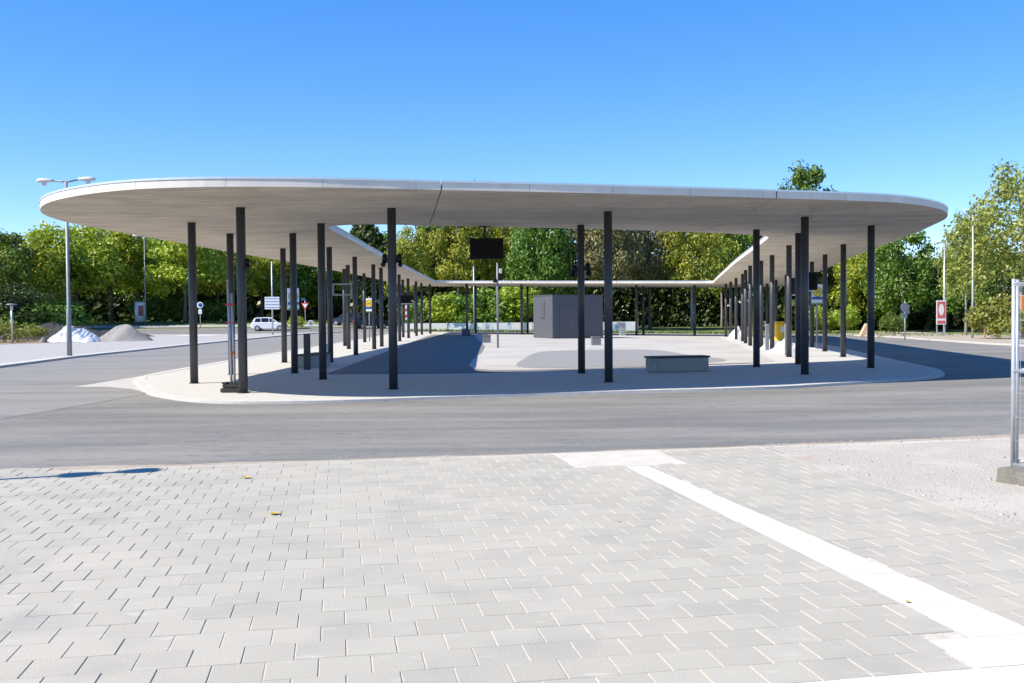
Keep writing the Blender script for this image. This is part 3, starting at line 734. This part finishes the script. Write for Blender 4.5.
MB().tube([(0, 0, 0), (0, 0, 2.45)], .055, 10).build('pole', M['galv'], t)
MB().tube([(0, 0, 2.46), (0, 0, 2.53), (0, 0, 2.56)], [.33, .3, .05], 18).build('hood', M['grey_paint'], t)
MB().tube([(0, 0, 2.12), (0, 0, 2.44)], [.07, .1], 12).build('lamp_glass', M['lens'], t)

# ------------------------------------------------------------------ right side signs
t = empty('traffic_signs', at(24.9, 62.1), 'cluster of grey sign backs on a post at the right kerb', 'road sign', .4)
MB().tube([(0, 0, 0), (0, 0, 2.45)], .045, 10).build('pole', M['galv'], t)
MB().tube([(-.1, -.06, 2.05), (-.1, -.085, 2.05)], .3, 20).build('sign_disc', M['sign_back'], t)
MB().box((.2, -.07, 2.1), (.22, .025, .24)).box((.2, -.07, 1.78), (.22, .025, .24)).build('plate', M['sign_back'], t)
MB().box((-.1, -.07, 1.55), (.44, .025, .36)).build('plate', M['sign_back'], t)
t = empty('poster_board', at(31.1, 71, .03), 'red and white poster board on a two legged stand at the verge', 'poster', .12)
for sx in (-1, 1): MB().box((sx * .3, .05, 1.3), (.06, .05, 2.6)).build('leg', M['galv'], t)
MB().box((0, .05, .28), (.54, .04, .06)).build('crossbar', M['galv'], t)
p = MB().box((0, 0, 1.75), (.74, .035, 1.75), bev=.006).build('panel', M['white'], t)
MB().box((0, -.022, 1.93), (.62, .006, 1.2)).build('picture', M['poster_pink'], p)
mb = MB(); mb.prism([(.2 * math.cos(a * PI / 12), .42 * math.sin(a * PI / 12)) for a in range(24)], 0, -.006, lambda u, v, w: (u, -.027 + w, 1.95 + v)); mb.build('emblem', M['white'], p)
MB().box((0, -.022, 1.05), (.62, .006, .22)).build('banner', M['poster_pink'], p)
t = empty('stake', at(gx(985, 62), 62, .03), 'short wooden stake in the sandy verge by the bush', 'stake')
MB().box((0, 0, .45), (.09, .09, .9)).add([(-.045, -.045, .9), (.045, -.045, .9), (.045, .045, .9), (-.045, .045, .9), (0, 0, 1.0)], [(0, 1, 4), (1, 2, 4), (2, 3, 4), (3, 0, 4)]).build('post', M['wood'], t)
M['tan'] = mat('tan_concrete', (.50, .37, .24), .9, var=.15, scale=5, bump=.3)
mb = MB(); mb.prism([(-.55, 0), (.55, 0), (.55, .12), (.22, 1.0), (-.02, 1.02), (-.5, .1)], -.25, .25, lambda u, v, w: (u, w, v))
tag(mb.build('concrete_wedge', M['tan'], loc=at(gx(866, 79), 79, -.04)), 'tan concrete wedge lying at the right road edge behind the columns', 'concrete block')
# yellow cabinet
x, y = gx(781, 62) , 62
t = empty('grit_box', at(x, y, -.02), 'bright yellow box seen between the right hand columns', 'box', .08)
MB().box((0, 0, .55), (.78, .6, 1.1), bev=.03).build('body', M['yellow'], t)
MB().box((0, -.02, 1.16), (.86, .7, .1), bev=.03).build('lid', M['yellow'], t)
MB().box((.06, -.306, .72), (.34, .012, .34)).build('label_plate', M['sign_white'], t)

# crumpled white plastic sheets
def heap(name, x, y, rx, ry, h, m, label, cat, seed, rough=.18, power=1.2, n=40, fold=0):
    mb = MB(); vs = []; fs = []; rings = n // 2; seg = n
    for i in range(rings + 1):
        r = i / rings
        for k in range(seg):
            a = 2 * PI * k / seg
            wob = 1 + .25 * noise.noise(Vector((math.cos(a) * 1.3, math.sin(a) * 1.3, seed)))
            px, py = r * rx * wob * math.cos(a), r * ry * wob * math.sin(a)
            z = h * (1 - r ** power) if power > 0 else h * (1 - r)
            z *= 1 + 0
            z += rough * h * noise.noise(Vector((px * 2.2 / max(rx, .6), py * 2.2 / max(rx, .6), seed))) * (1 - r * .7)
            if fold: z += fold * abs(noise.noise(Vector((px * 4.5, py * 1.5, seed + 3)))) * (1 - r * r)
            vs.append((px, py, max(0, z) if i < rings else 0))
    for i in range(rings):
        for k in range(seg): fs.append((i * seg + k, i * seg + (k + 1) % seg, (i + 1) * seg + (k + 1) % seg, (i + 1) * seg + k))
    mb.add(vs, fs, not fold)
    return tag(mb.build(name, m, loc=at(x, y, .0)), label, cat)
heap('plastic_sheet', 11.05, 39.4, .75, 1.2, .62, M['plastic_sheet'], 'crumpled white plastic sheet heaped between two low pillars on the right', 'plastic sheet', 4, .3, 1.0, 36, .14)
heap('plastic_sheet', 11.7, 44.3, .55, .8, .42, M['plastic_sheet'], 'smaller crumpled white plastic sheet further back in the right row', 'plastic sheet', 9, .3, 1.0, 30, .12)
heap('plastic_sheet', 15.3, 66.6, .7, .8, .8, M['plastic_sheet'], 'white wrapped bundle at the far end of the right column row', 'plastic sheet', 13, .3, 1.4, 30, .1)
t = heap('plastic_sheet', -29.6, 66.0, 1.75, 1.4, 1.0, M['plastic_sheet'], 'blue white plastic sheet spread over a building site mound', 'plastic sheet', 2, .4, 1.35, 60, .3); t.location.z += .03
t = heap('gravel_heap', -26.75, 67.6, 2.05, 1.7, 1.12, M['pebble'], 'grey gravel heap beside the covered mound', 'gravel heap', 5, .4, 1.25, 60, .06); t.location.z += .025
t = heap('sand_bag', -28.0, 64.8, .5, .45, .35, M['plastic_sheet'], 'small white sack between the covered mound and gravel heap', 'sack', 21, .2, 1.8, 24); t.location.z += .03
t = heap('sand_bag', -31.0, 64.8, .3, .28, .34, M['foot'], 'small grey sack left of the covered mound', 'sack', 23, .2, 1.8, 24); t.location.z += .03
t = heap('soil_mound', -34.2, 74.5, 4.6, 2.6, 1.05, M['soil'], 'dark soil mound behind the covered mound', 'soil mound', 31, .3, 1.6, 50, .25); t.location.z += .03
t = heap('soil_mound', -33.5, 82.5, 3.4, 1.4, .55, M['soil'], 'low dark soil mound furthest back on the building site', 'soil mound', 37, .3, 1.6, 50, .2); t.location.z += .02

# advertising column
x, y = gx(140.5, 115), 115
t = empty('advertising_column', at(x, y, -.05), 'white round advertising column with posters by the left trees', 'advertising column')
MB().tube([(0, 0, 0), (0, 0, .25)], .66, 24).build('plinth', M['foot'], t)
MB().tube([(0, 0, .25), (0, 0, 2.45)], .6, 24).build('drum', M['white'], t)
MB().tube([(0, 0, 2.45), (0, 0, 2.55)], .64, 24).build('cap', M['lamp_grey'], t)
def curved(nm, a0, a1, z0, z1, m):
    n = 8; vs = []
    for i in range(n + 1):
        a = a0 + (a1 - a0) * i / n
        vs += [(.606 * math.cos(a), .606 * math.sin(a), z0), (.606 * math.cos(a), .606 * math.sin(a), z1)]
    MB().add(vs, [(2 * i, 2 * i + 2, 2 * i + 3, 2 * i + 1) for i in range(n)]).build(nm, m, t, fix=False)
M['poster_red'] = mat('poster_print', (.30, .10, .08), .6, var=.5, scale=3)
curved('poster', R(-88), R(-30), .9, 2.1, M['poster_red']); curved('poster', R(-150), R(-128), .5, 1.1, M['orange'])

# ------------------------------------------------------------------ cars
def car(x, y, rz, paint, label, base=0):
    t = empty('parked_car', at(x, y, base - .05), label, 'car', rz, 'cars at the crossing')
    W = .83
    low = [(-1.82, .32), (-1.86, .55), (-1.80, .86), (-1.2, .92), (.75, .90), (1.55, .82), (1.84, .66), (1.88, .40), (1.75, .26), (-1.7, .26)]
    mb = MB(); n = len(low)
    secs = [(-W, .94), (-W * .9, 1.0), (W * .9, 1.0), (W, .94)]
    vs = []; fs = []
    for (w, s) in secs:
        for (a, z) in low: vs.append((a * (s if abs(w) == W else 1), w, .58 + (z - .58) * (s if abs(w) == W else 1)))
    for i in range(len(secs) - 1):
        for k in range(n): fs.append((i * n + k, i * n + (k + 1) % n, (i + 1) * n + (k + 1) % n, (i + 1) * n + k))
    fs += [tuple(range(n)), tuple(3 * n + k for k in range(n))]
    mb.add(vs, fs); body = mb.build('body', paint, t)
    cab = [(-1.72, .88), (-1.5, 1.36), (-1.2, 1.45), (.05, 1.47), (.35, 1.38), (1.05, .88)]
    mb = MB(); k_ = len(cab); vs = [(a, -W * (.96 if z < 1 else .76), z) for a, z in cab] + [(a, W * (.96 if z < 1 else .76), z) for a, z in cab]
    mb.add(vs, [tuple(range(k_)), tuple(k_ + k for k in range(k_))] + [(i, (i + 1) % k_, k_ + (i + 1) % k_, k_ + i) for i in range(k_)]); mb.build('cabin', paint, t)
    for sy in (-1, 1):
        def side(poly, nm='window'):
            mb = MB(); mb.add([(a, sy * (W * (.96 - (z - .88) / .57 * .2) + .012), z) for a, z in poly], [tuple(range(len(poly)))]); mb.build(nm, M['glass'], t, fix=False)
        side([(-1.48, .95), (-1.35, 1.33), (-.86, 1.36), (-.82, .95)]); side([(-.74, .95), (-.76, 1.37), (-.02, 1.38), (.06, .95)]); side([(.13, .95), (.06, 1.37), (.3, 1.30), (.82, .95)])
    MB().add([(1.03, -.7, .915), (1.03, .7, .915), (.40, .6, 1.37), (.40, -.6, 1.37)], [(0, 1, 2, 3)]).build('windscreen', M['glass'], t, fix=False)
    MB().add([(-1.73, -.66, .96), (-1.73, .66, .96), (-1.55, .58, 1.32), (-1.55, -.58, 1.32)], [(3, 2, 1, 0)]).build('rear_window', M['glass'], t, fix=False)
    for sx in (-1.16, 1.2):
        for sy in (-1, 1):
            w = MB().tube([(sx, sy * .68, .3), (sx, sy * .86, .3)], .3, 20).build('wheel', M['tyre'], t)
            MB().tube([(sx, sy * .855, .3), (sx, sy * .872, .3)], .19, 16).build('rim', M['rim'], w)
    for sy in (-1, 1):
        MB().box((1.83, sy * .58, .66), (.1, .3, .14), 0, .02).build('headlight', M['lightglass'], t)
        MB().box((-1.83, sy * .66, .78), (.06, .14, .26), 0, .02).build('taillight', M['red'], t)
    return t
car(-26.2, 106.0, R(4), M['car_white'], 'small white hatchback on the road at the crossing')
car(gx(371, 108), 108, R(25), M['car_dark'], 'dark car behind the yellow bus stop disc in the left row')
car(gx(348, 112), 112, R(178), M['car_dark'], 'dark car mostly hidden behind the left columns at the crossing')

# ------------------------------------------------------------------ hoarding behind the station
y = 97.0; k = 0; x = -10.6
x2 = 11.2
t = empty('site_hoarding', (0, y, -.07), 'low white and blue panelled hoarding in front of the wood', 'hoarding')
while x < x2:
    m = M['hoard_white'] if x < -7.2 or -1.0 < x < .4 else M['hoard_blue']
    MB().box((x + 1.05, 0, .42), (2.06, .05, .93)).build('panel', m, t)
    MB().box((x, .05, .45), (.08, .08, .98)).build('post', M['galv'], t)
    x += 2.1

# ------------------------------------------------------------------ site fence (right edge)
def fence_panel(x, y, ang, label, Lf=3.4):
    t = empty('site_fence', (x, y, .03), label, 'fence', ang, 'mesh site fences at the right edge')
    fr = MB()
    fr.tube([(0, 0, .08), (0, 0, 1.92)], .021, 10).tube([(Lf, 0, .08), (Lf, 0, 1.92)], .021, 10)
    fr.tube([(0, 0, 1.87), (Lf, 0, 1.87)], .019, 10).tube([(0, 0, .12), (Lf, 0, .12)], .019, 10).tube([(0, 0, 1.03), (Lf, 0, 1.03)], .017, 10)
    fr.build('frame', M['galv'], t)
    ms = MB()
    k = .1
    while k < Lf - .05:
        ms.tube([(k, 0, .12), (k, 0, 1.87)], .0022, 4, False); k += .1
    for z in [.12 + .234 * i for i in range(1, 8)]: ms.tube([(0, .004, z), (Lf, .004, z)], .0025, 4, False)
    ms.build('mesh', M['galv'], t)
    return t
ANG = TH - PI / 2
fence_panel(4.865, 9.5, ANG, 'galvanised mesh fence panel running towards the viewer at the right edge')
fence_panel(4.98, 9.66, TH + R(2), 'galvanised mesh fence panel running off to the right behind the first')
def foot(x, y, ang, label):
    t = empty('concrete_block', (x, y, .002), label, 'concrete block', ang)
    mb = MB(); mb.prism([(-.36, 0), (.36, 0), (.34, .14), (-.34, .14)], -.115, .115, lambda u, v, w: (u, w, v)); mb.build('block', M['foot'], t)
foot(4.90, 9.1, R(-64), 'rough concrete block carrying the mesh fence at the right edge')
t = empty('reflector_strip', (4.925, 9.45, 1.72), 'orange reflector strip hung on the fence post', 'reflector')
MB().box((0, 0, 0), (.035, .012, .15), TH, .003).build('strip', M['orange'], t)

# lamp standing left of the frame: its shadow falls on the foreground paving
SUN = Vector((3.75, 1.5, -4.03)).normalized()

# ------------------------------------------------------------------ TREES
def crown_mesh(name, seed, rx, rz, zc, nclump, nleaf, ls, m, shell=.55, clump_r=.3, spread=1.0, flat=.85, bottom=-.75):
    rn = random.Random(seed); verts = []; faces = []; tones = []
    cl = []
    while len(cl) < nclump:
        p = Vector((rn.uniform(-1, 1), rn.uniform(-1, 1), rn.uniform(-1, 1)))
        if p.length > 1 or p.length < shell * rn.random() ** .4: continue
        if p.z < bottom + .25 * rn.random(): continue
        q = 1 + .30 * noise.noise(Vector((p.x * 1.6, p.y * 1.6, p.z * 1.6 + seed * 3.7)))
        p = p * q
        cl.append((Vector((p.x * rx, p.y * rx, zc + p.z * rz)), rn.uniform(.7, 1.35) * clump_r * rx, rn.random()))
    for i in range(nleaf):
        c, r, tn = cl[int(rn.random() * nclump)]
        d = Vector((rn.gauss(0, 1), rn.gauss(0, 1), rn.gauss(0, 1)))
        d = d.normalized() * (r * rn.random() ** .45) * spread
        d.z *= flat
        p = c + d
        nrm = (d.normalized() + Vector((rn.gauss(0, .6), rn.gauss(0, .6), rn.gauss(.35, .6)))).normalized()
        u = nrm.orthogonal().normalized(); u.rotate(Matrix.Rotation(rn.random() * 6.28, 3, nrm)); w = nrm.cross(u)
        s = ls * rn.uniform(.6, 1.3); o = len(verts)
        verts += [p - u * s * .5, p + w * s * .34 + nrm * s * .08, p + u * s * .62, p - w * s * .34 + nrm * s * .08]
        faces.append((o, o + 1, o + 2, o + 3)); tones.append(min(1, max(0, .5 * tn + .5 * rn.random())))
    me = bpy.data.meshes.new(name); me.from_pydata([tuple(v) for v in verts], [], faces); me.update()
    a = me.attributes.new('tone', 'FLOAT', 'FACE'); a.data.foreach_set('value', tones)
    me.materials.append(m); return me, cl
def trunk_mesh(seed, h, r, cl, m, lean=.04, nl=9):
    rn = random.Random(seed); mb = MB(); n = 7
    pts = [Vector((lean * h * (i / n) ** 2 * math.sin(seed) + rn.uniform(-.06, .06) * (i > 0), lean * h * (i / n) ** 2 * math.cos(seed), h * i / n)) for i in range(n + 1)]
    mb.tube(pts, [r * (1.25 if i == 0 else 1 - .75 * i / n) for i in range(n + 1)], 9)
    for c, rr, tn in rn.sample(cl, min(nl, len(cl))):
        k = rn.randint(3, n - 1); a = pts[k]; md = a.lerp(c, .5) + Vector((0, 0, .25))
        mb.tube([a, md, c], [r * .38, r * .22, r * .08], 6)
    me = MB.build(mb, 'trunk', m); d = me.data; bpy.data.objects.remove(me); return d
KIND = {}
def kind(key, seed, H, rx, zb, nclump, nleaf, ls, leaf, bark, tr, **kw):
    zc = (H + zb) / 2; rz = (H - zb) / 2
    cm, cl = crown_mesh('crown', seed, rx, rz * .92, zc, nclump, nleaf, ls, M[leaf], **kw)
    KIND[key] = (cm, trunk_mesh(seed, H * .78, tr, cl, M[bark]), H)
kind('lime', 1, 10, 3.9, 2.6, 70, 8500, .34, 'lf_lime', 'bark', .2)
kind('lime2', 2, 10, 3.6, 2.2, 60, 8000, .34, 'lf_lime', 'bark', .2)
kind('green', 3, 12, 4.2, 1.0, 80, 9500, .36, 'lf_green', 'bark', .25)
kind('green2', 4, 14, 3.6, .8, 80, 9500, .36, 'lf_green', 'bark_pale', .24)
kind('autumn', 5, 15, 4.4, 3.0, 90, 10000, .36, 'lf_autumn', 'bark_pale', .26)
kind('autumn2', 6, 15, 3.8, 2.4, 80, 9500, .36, 'lf_autumn', 'bark_pale', .26)
kind('dry', 8, 14, 4.4, 3.0, 90, 10000, .34, 'lf_brown', 'bark', .26)
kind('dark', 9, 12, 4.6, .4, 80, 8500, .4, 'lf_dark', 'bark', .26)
kind('loose', 10, 11.5, 4.4, 2.0, 85, 8200, .26, 'lf_pale', 'bark_pale', .2, clump_r=.21, spread=1.15, shell=.25)
kind('mixed', 12, 11, 4.2, .5, 80, 9000, .34, 'lf_lime', 'bark', .22)
kind('shrub', 13, 2.4, 1.7, .1, 40, 2600, .22, 'lf_green', 'bark', .05, clump_r=.36)
kind('shrub_dry', 14, 2.2, 1.6, .1, 40, 2600, .2, 'lf_pale', 'bark', .05, clump_r=.36)
kind('shrub_lit', 15, 3.0, 2.0, .1, 45, 3200, .24, 'lf_lime', 'bark', .05, clump_r=.36)
rt = random.Random(11)
def tree(k, px, Y, top, label, cat='tree', wide=1.0, name=None, X=None, base=-.1):
    """top = picture row of the crown's top, read as a real height at distance Y"""
    cm, tm, H = KIND[k]
    x = gx(px, Y) if X is None else X
    z0 = DZ(x, Y) + base
    h = 1.65 + (314.3 + .008 * (512 - px) - top) * Y / F - z0
    s = h / H * (1.0 if 'shrub' in k else 1.07)
    t = empty(name or ('shrub' if 'shrub' in k else 'tree'), (x, Y, z0), label, cat, rt.uniform(0, 6.28), 'bushes along the verges' if 'shrub' in k else 'trees around the station')
    t.scale = (s * wide, s * wide, s)
    c = bpy.data.objects.new('crown', cm); COL.objects.link(c); c.parent = t
    if 'shrub' not in k:
        b_ = bpy.data.objects.new('trunk', tm); COL.objects.link(b_); b_.parent = t
    return t
# left street trees
tree('lime', -40, 112, 224, 'green street tree cut by the left picture edge behind the garden lamp', wide=1.2)
tree('green2', 8, 104, 236, 'dark green narrow tree at the left picture edge behind the garden lamp', wide=1.0)
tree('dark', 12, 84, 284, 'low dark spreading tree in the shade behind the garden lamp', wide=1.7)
tree('mixed', 32, 108, 238, 'bright green street tree left of the double headed street lamp', wide=1.05)
tree('lime', 78, 113, 226, 'tall lime green street tree directly behind the double headed street lamp', wide=1.12)
tree('lime2', 112, 118, 229, 'lime green street tree between double headed lamp and advertising column', wide=1.15)
tree('lime', 140, 124, 238, 'lime green street tree behind the advertising column', wide=1.05)
tree('lime2', 186, 116, 236, 'lime green street tree right of the advertising column', wide=1.1)
tree('dark', 165, 131, 232, 'dark tree in the gap right of the advertising column', wide=.9)
tree('lime', 218, 122, 243, 'lime green street tree behind the columns with the rubber foot', wide=1.15)
tree('lime', 262, 128, 246, 'lime green street tree behind the small white car', wide=1.15)
tree('green', 300, 132, 250, 'green tree above the give way sign', wide=1.1)
tree('lime2', 330, 134, 256, 'yellow green tree behind the empty display frame', wide=1.1)
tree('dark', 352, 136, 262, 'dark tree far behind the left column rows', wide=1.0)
tree('mixed', 372, 128, 258, 'yellow green tree behind the far bus stop disc on the left', wide=.8)
# behind the station
tree('green2', 384, 128, 236, 'feathery dark green tree under the sky gap left of centre', wide=.7)
tree('autumn', 409, 112, 232, 'yellow orange autumn tree right of the tall front column', wide=.78)
tree('green2', 438, 124, 206, 'blue green narrow tree left of the hanging screen', wide=.7)
tree('autumn2', 458, 110, 200, 'golden autumn tree just left of the hanging screen', wide=.75)
tree('autumn', 484, 118, 189, 'golden autumn tree right behind the hanging screen', wide=.72)
tree('autumn2', 506, 112, 204, 'golden brown autumn tree right of the hanging screen', wide=.6)
tree('green', 540, 106, 207, 'fresh green tree left of the kiosk roof', wide=.62)
tree('green2', 566, 112, 206, 'deep green tree rising above the kiosk', wide=.8)
tree('dry', 610, 106, 205, 'brownish dry tree right of the kiosk', wide=.78)
tree('dry', 650, 110, 212, 'grey brown dry tree behind the middle of the rear roof', wide=.75)
tree('autumn', 692, 108, 212, 'yellow autumn tree above the right corner of the rear roof', wide=.74)
tree('autumn2', 722, 118, 216, 'orange tinged autumn tree behind the right roof corner', wide=.6)
tree('green', 752, 122, 216, 'green tree behind the nearest right column', wide=.8)
tree('green2', 806, 132, 172, 'tall tree whose top rises over the roof on the right', wide=.72)
tree('green2', 840, 118, 226, 'green tree behind the right front columns', wide=.85)
tree('mixed', 790, 112, 262, 'light green low tree behind the right inner columns', wide=1.0)
tree('mixed', 832, 108, 256, 'light green bushy tree behind the bus stop disc on the right', wide=1.05)
tree('mixed', 872, 102, 244, 'olive green bushy tree behind the rightmost front column', wide=1.0)
tree('green', 902, 96, 238, 'dark tree behind the cluster of grey sign backs', wide=.95)
tree('dark', 946, 100, 256, 'dark green tree behind the red and white poster', wide=1.0)
tree('green', 975, 92, 246, 'green tree behind the blue grey lamp post', wide=.9)
tree('loose', 1022, 66, 170, 'loose pale green tree with a tall open crown at the right edge', wide=.95)
tree('loose', 966, 76, 216, 'slender pale green tree left of the blue grey lamp post', wide=.55)
tree('dark', 1030, 84, 260, 'dark tree under the loose pale tree at the right edge', wide=1.0)
# shrubs
SH = [('shrub_dry', 1000, 62.5, 300, 'pale olive bush beside the wooden stake', 1.0), ('shrub', 893, 86, 314, 'low green bush left of the grey sign backs', .8), ('shrub_lit', 815, 92, 308, 'sunlit low bush between the right front columns', 1.0),
      ('shrub_lit', 845, 92, 308, 'sunlit low bush behind the right column with the bus stop disc', .9), ('shrub_lit', 447, 102, 296, 'bright green bush above the white end of the hoarding', 1.0),
      ('shrub', 480, 102, 290, 'green bush behind the blue hoarding left of the thin mast', 1.0), ('shrub_lit', 510, 103, 286, 'green bush behind the hoarding right of the thin mast', 1.1), ('shrub', 418, 103, 300, 'dark green bush at the left end of the hoarding', .9),
      ('shrub', 160, 121, 296, 'dark green hedge bush right of the advertising column', 1.3), ('shrub', 220, 120, 300, 'green hedge bush behind the left front columns', 1.2), ('shrub_lit', 296, 108, 316, 'small round green bush beside the give way sign', .9), ('shrub', 60, 104, 302, 'dark bush behind the soil mound', 1.2), ('shrub', 20, 84, 300, 'big dark bush behind the garden lamp', 1.5),
      ('shrub_dry', 8, 66, 324, 'dry brown bush at the left edge beside the garden lamp', 1.3), ('shrub_dry', 30, 70, 326, 'low dry brown bush right of the garden lamp', 1.4)]
for k, px, Y, top, lb, w in SH: tree(k, px, Y, top, lb, 'bush', w, base=-.05 if px > 50 else .05)
# the far wood that closes the view behind (one mass)
vs = []; fs = []; tn = []
rn = random.Random(77)
for (x0, x1, y0, y1, h0, h1, n) in ((-95, -8, 136, 146, 4, 9.5, 40000), (-20, 36, 120, 126, 4, 14, 64000), (26, 66, 104, 114, 3, 8.5, 16000)):
    for i in range(n):
        x = rn.uniform(x0, x1); y = rn.uniform(y0, y1); q = noise.noise(Vector((x * .16, y * .16, 1.5)))
        z = rn.random() ** .8 * (h0 + (h1 - h0) * (.5 + .75 * q))
        p = Vector((x, y, z + DZ(x, y))); nrm = Vector((rn.gauss(0, 1), rn.gauss(-.4, 1), rn.gauss(.4, 1))).normalized()
        u = nrm.orthogonal().normalized(); w = nrm.cross(u); s = rn.uniform(.6, 1.3) * (.55 if x0 == -20 else 1); o = len(vs)
        vs += [tuple(p - u * s * .5), tuple(p + w * s * .35), tuple(p + u * s * .6), tuple(p - w * s * .35)]; fs.append((o, o + 1, o + 2, o + 3)); tn.append(rn.random())
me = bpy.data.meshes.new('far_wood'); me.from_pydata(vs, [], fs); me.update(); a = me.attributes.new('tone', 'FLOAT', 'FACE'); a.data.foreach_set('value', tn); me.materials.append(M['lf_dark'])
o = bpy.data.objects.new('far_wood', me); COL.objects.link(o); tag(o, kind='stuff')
# grass tufts on the verges
mb = MB(); rn = random.Random(5)
for (x0, x1, y0, y1, n) in ((-10, 32, 93.2, 97, 3500), (-60, -14, 115.5, 120, 3000), (-40, -33, 58, 70, 900), (28, 36, 74, 92, 800)):
    for i in range(n):
        x, y = rn.uniform(x0, x1), rn.uniform(y0, y1); h = rn.uniform(.08, .28); a = rn.random() * PI; w = .08; z = DZ(x, y) - .07
        dx, dy = math.cos(a) * w, math.sin(a) * w
        mb.add([(x - dx, y - dy, z), (x + dx, y + dy, z), (x + rn.uniform(-.1, .1), y + rn.uniform(-.1, .1), z + h)], [(0, 1, 2)])
tag(mb.build('grass_tufts', M['grass'], fix=False), kind='stuff')

# distant apartment tower behind the left trees
t = empty('apartment_building', (-118, 300, 0), 'pale apartment block with blue window bands far behind the left trees', 'building', R(-6))
MB().box((0, 0, 14), (34, 12, 28)).build('wall', M['wall_far'], t)
M['band'] = mat('window_band', (.05, .09, .16), .2)
for k in range(9):
    w = MB().box((0, -6.02, 3 + k * 2.9), (31, .1, 1.4)).build('window_band', M['band'], t)
    fr = MB()
    for j in range(16): fr.box((-15 + j * 2, -6.06, 3 + k * 2.9), (.25, .12, 1.4))
    fr.build('mullion', M['wall_far'], w)
MB().box((0, 0, 28.2), (34.6, 12.6, .5)).build('roof', M['lamp_grey'], t)

# lamp outside the frame
hx, hy, lh = -4.29, 10.37, 4.6
t = empty('street_lamp', (hx + SUN.x / SUN.z * lh, hy + SUN.y / SUN.z * lh, 0), 'short street lamp with two small heads left of the grey paving', 'street lamp', math.atan2(SUN.y, SUN.x), 'street lamps')
MB().tube([(0, 0, 0), (0, 0, 1.2), (0, 0, 1.22), (0, 0, lh)], [.05, .05, .03, .025], 12).build('pole', M['grey_paint'], t)
MB().tube([(-.2, 0, lh), (.2, 0, lh)], .025, 8).build('arm', M['grey_paint'], t)
head_mesh(t, -1, lh, .06, .6); head_mesh(t, 1, lh, .06, .6); t.scale = (1, 1.7, 1)

# ------------------------------------------------------------------ LIGHT, SKY, CAMERA
W = bpy.data.worlds.new('World'); sc.world = W; W.use_nodes = True
N, L = W.node_tree.nodes, W.node_tree.links
sky = N.new('ShaderNodeTexSky'); sky.sky_type = 'NISHITA'; sky.sun_disc = False
to_sun = -SUN
el = math.asin(to_sun.z); az = math.atan2(to_sun.x, to_sun.y)
sky.sun_elevation = el; sky.sun_rotation = az
sky.altitude = 500; sky.air_density = .85; sky.dust_density = 0.0; sky.ozone_density = 4.5
bg = N['Background']; bg.inputs[1].default_value = .1
hs = N.new('ShaderNodeHueSaturation'); hs.inputs['Hue'].default_value = .512; hs.inputs['Saturation'].default_value = 1.5; hs.inputs['Value'].default_value = 2.1
gm = N.new('ShaderNodeGamma'); gm.inputs[1].default_value = .72
L.new(sky.outputs[0], gm.inputs[0]); L.new(gm.outputs[0], hs.inputs['Color']); L.new(hs.outputs[0], bg.inputs[0])
sl = bpy.data.lights.new('sun', 'SUN'); sl.energy = 4.8; sl.angle = R(.5); sl.color = (1, .915, .79)
so = bpy.data.objects.new('sun', sl); COL.objects.link(so); so.rotation_euler = SUN.to_track_quat('-Z', 'Y').to_euler(); so.location = (-30, -10, 60)

cam = bpy.data.cameras.new('camera'); co = bpy.data.objects.new('camera', cam); COL.objects.link(co)
cam.sensor_width = 36; cam.lens = 36 * F / 1024; cam.clip_end = 3000; cam.clip_start = .1
p, r = .0279, .008
fwd = Vector((0, math.cos(p), -math.sin(p))); up0 = Vector((0, math.sin(p), math.cos(p))); r0 = Vector((1, 0, 0))
right = r0 * math.cos(r) - up0 * math.sin(r); up = r0 * math.sin(r) + up0 * math.cos(r)
mt = Matrix((right, up, -fwd)).transposed().to_4x4(); mt.translation = (0, 0, 1.65)
co.matrix_world = mt
sc.camera = co
vs_ = sc.view_settings
vs_.view_transform = 'Standard'; vs_.look = 'None'; vs_.gamma = 1; vs_.use_curve_mapping = False; vs_.exposure = .79
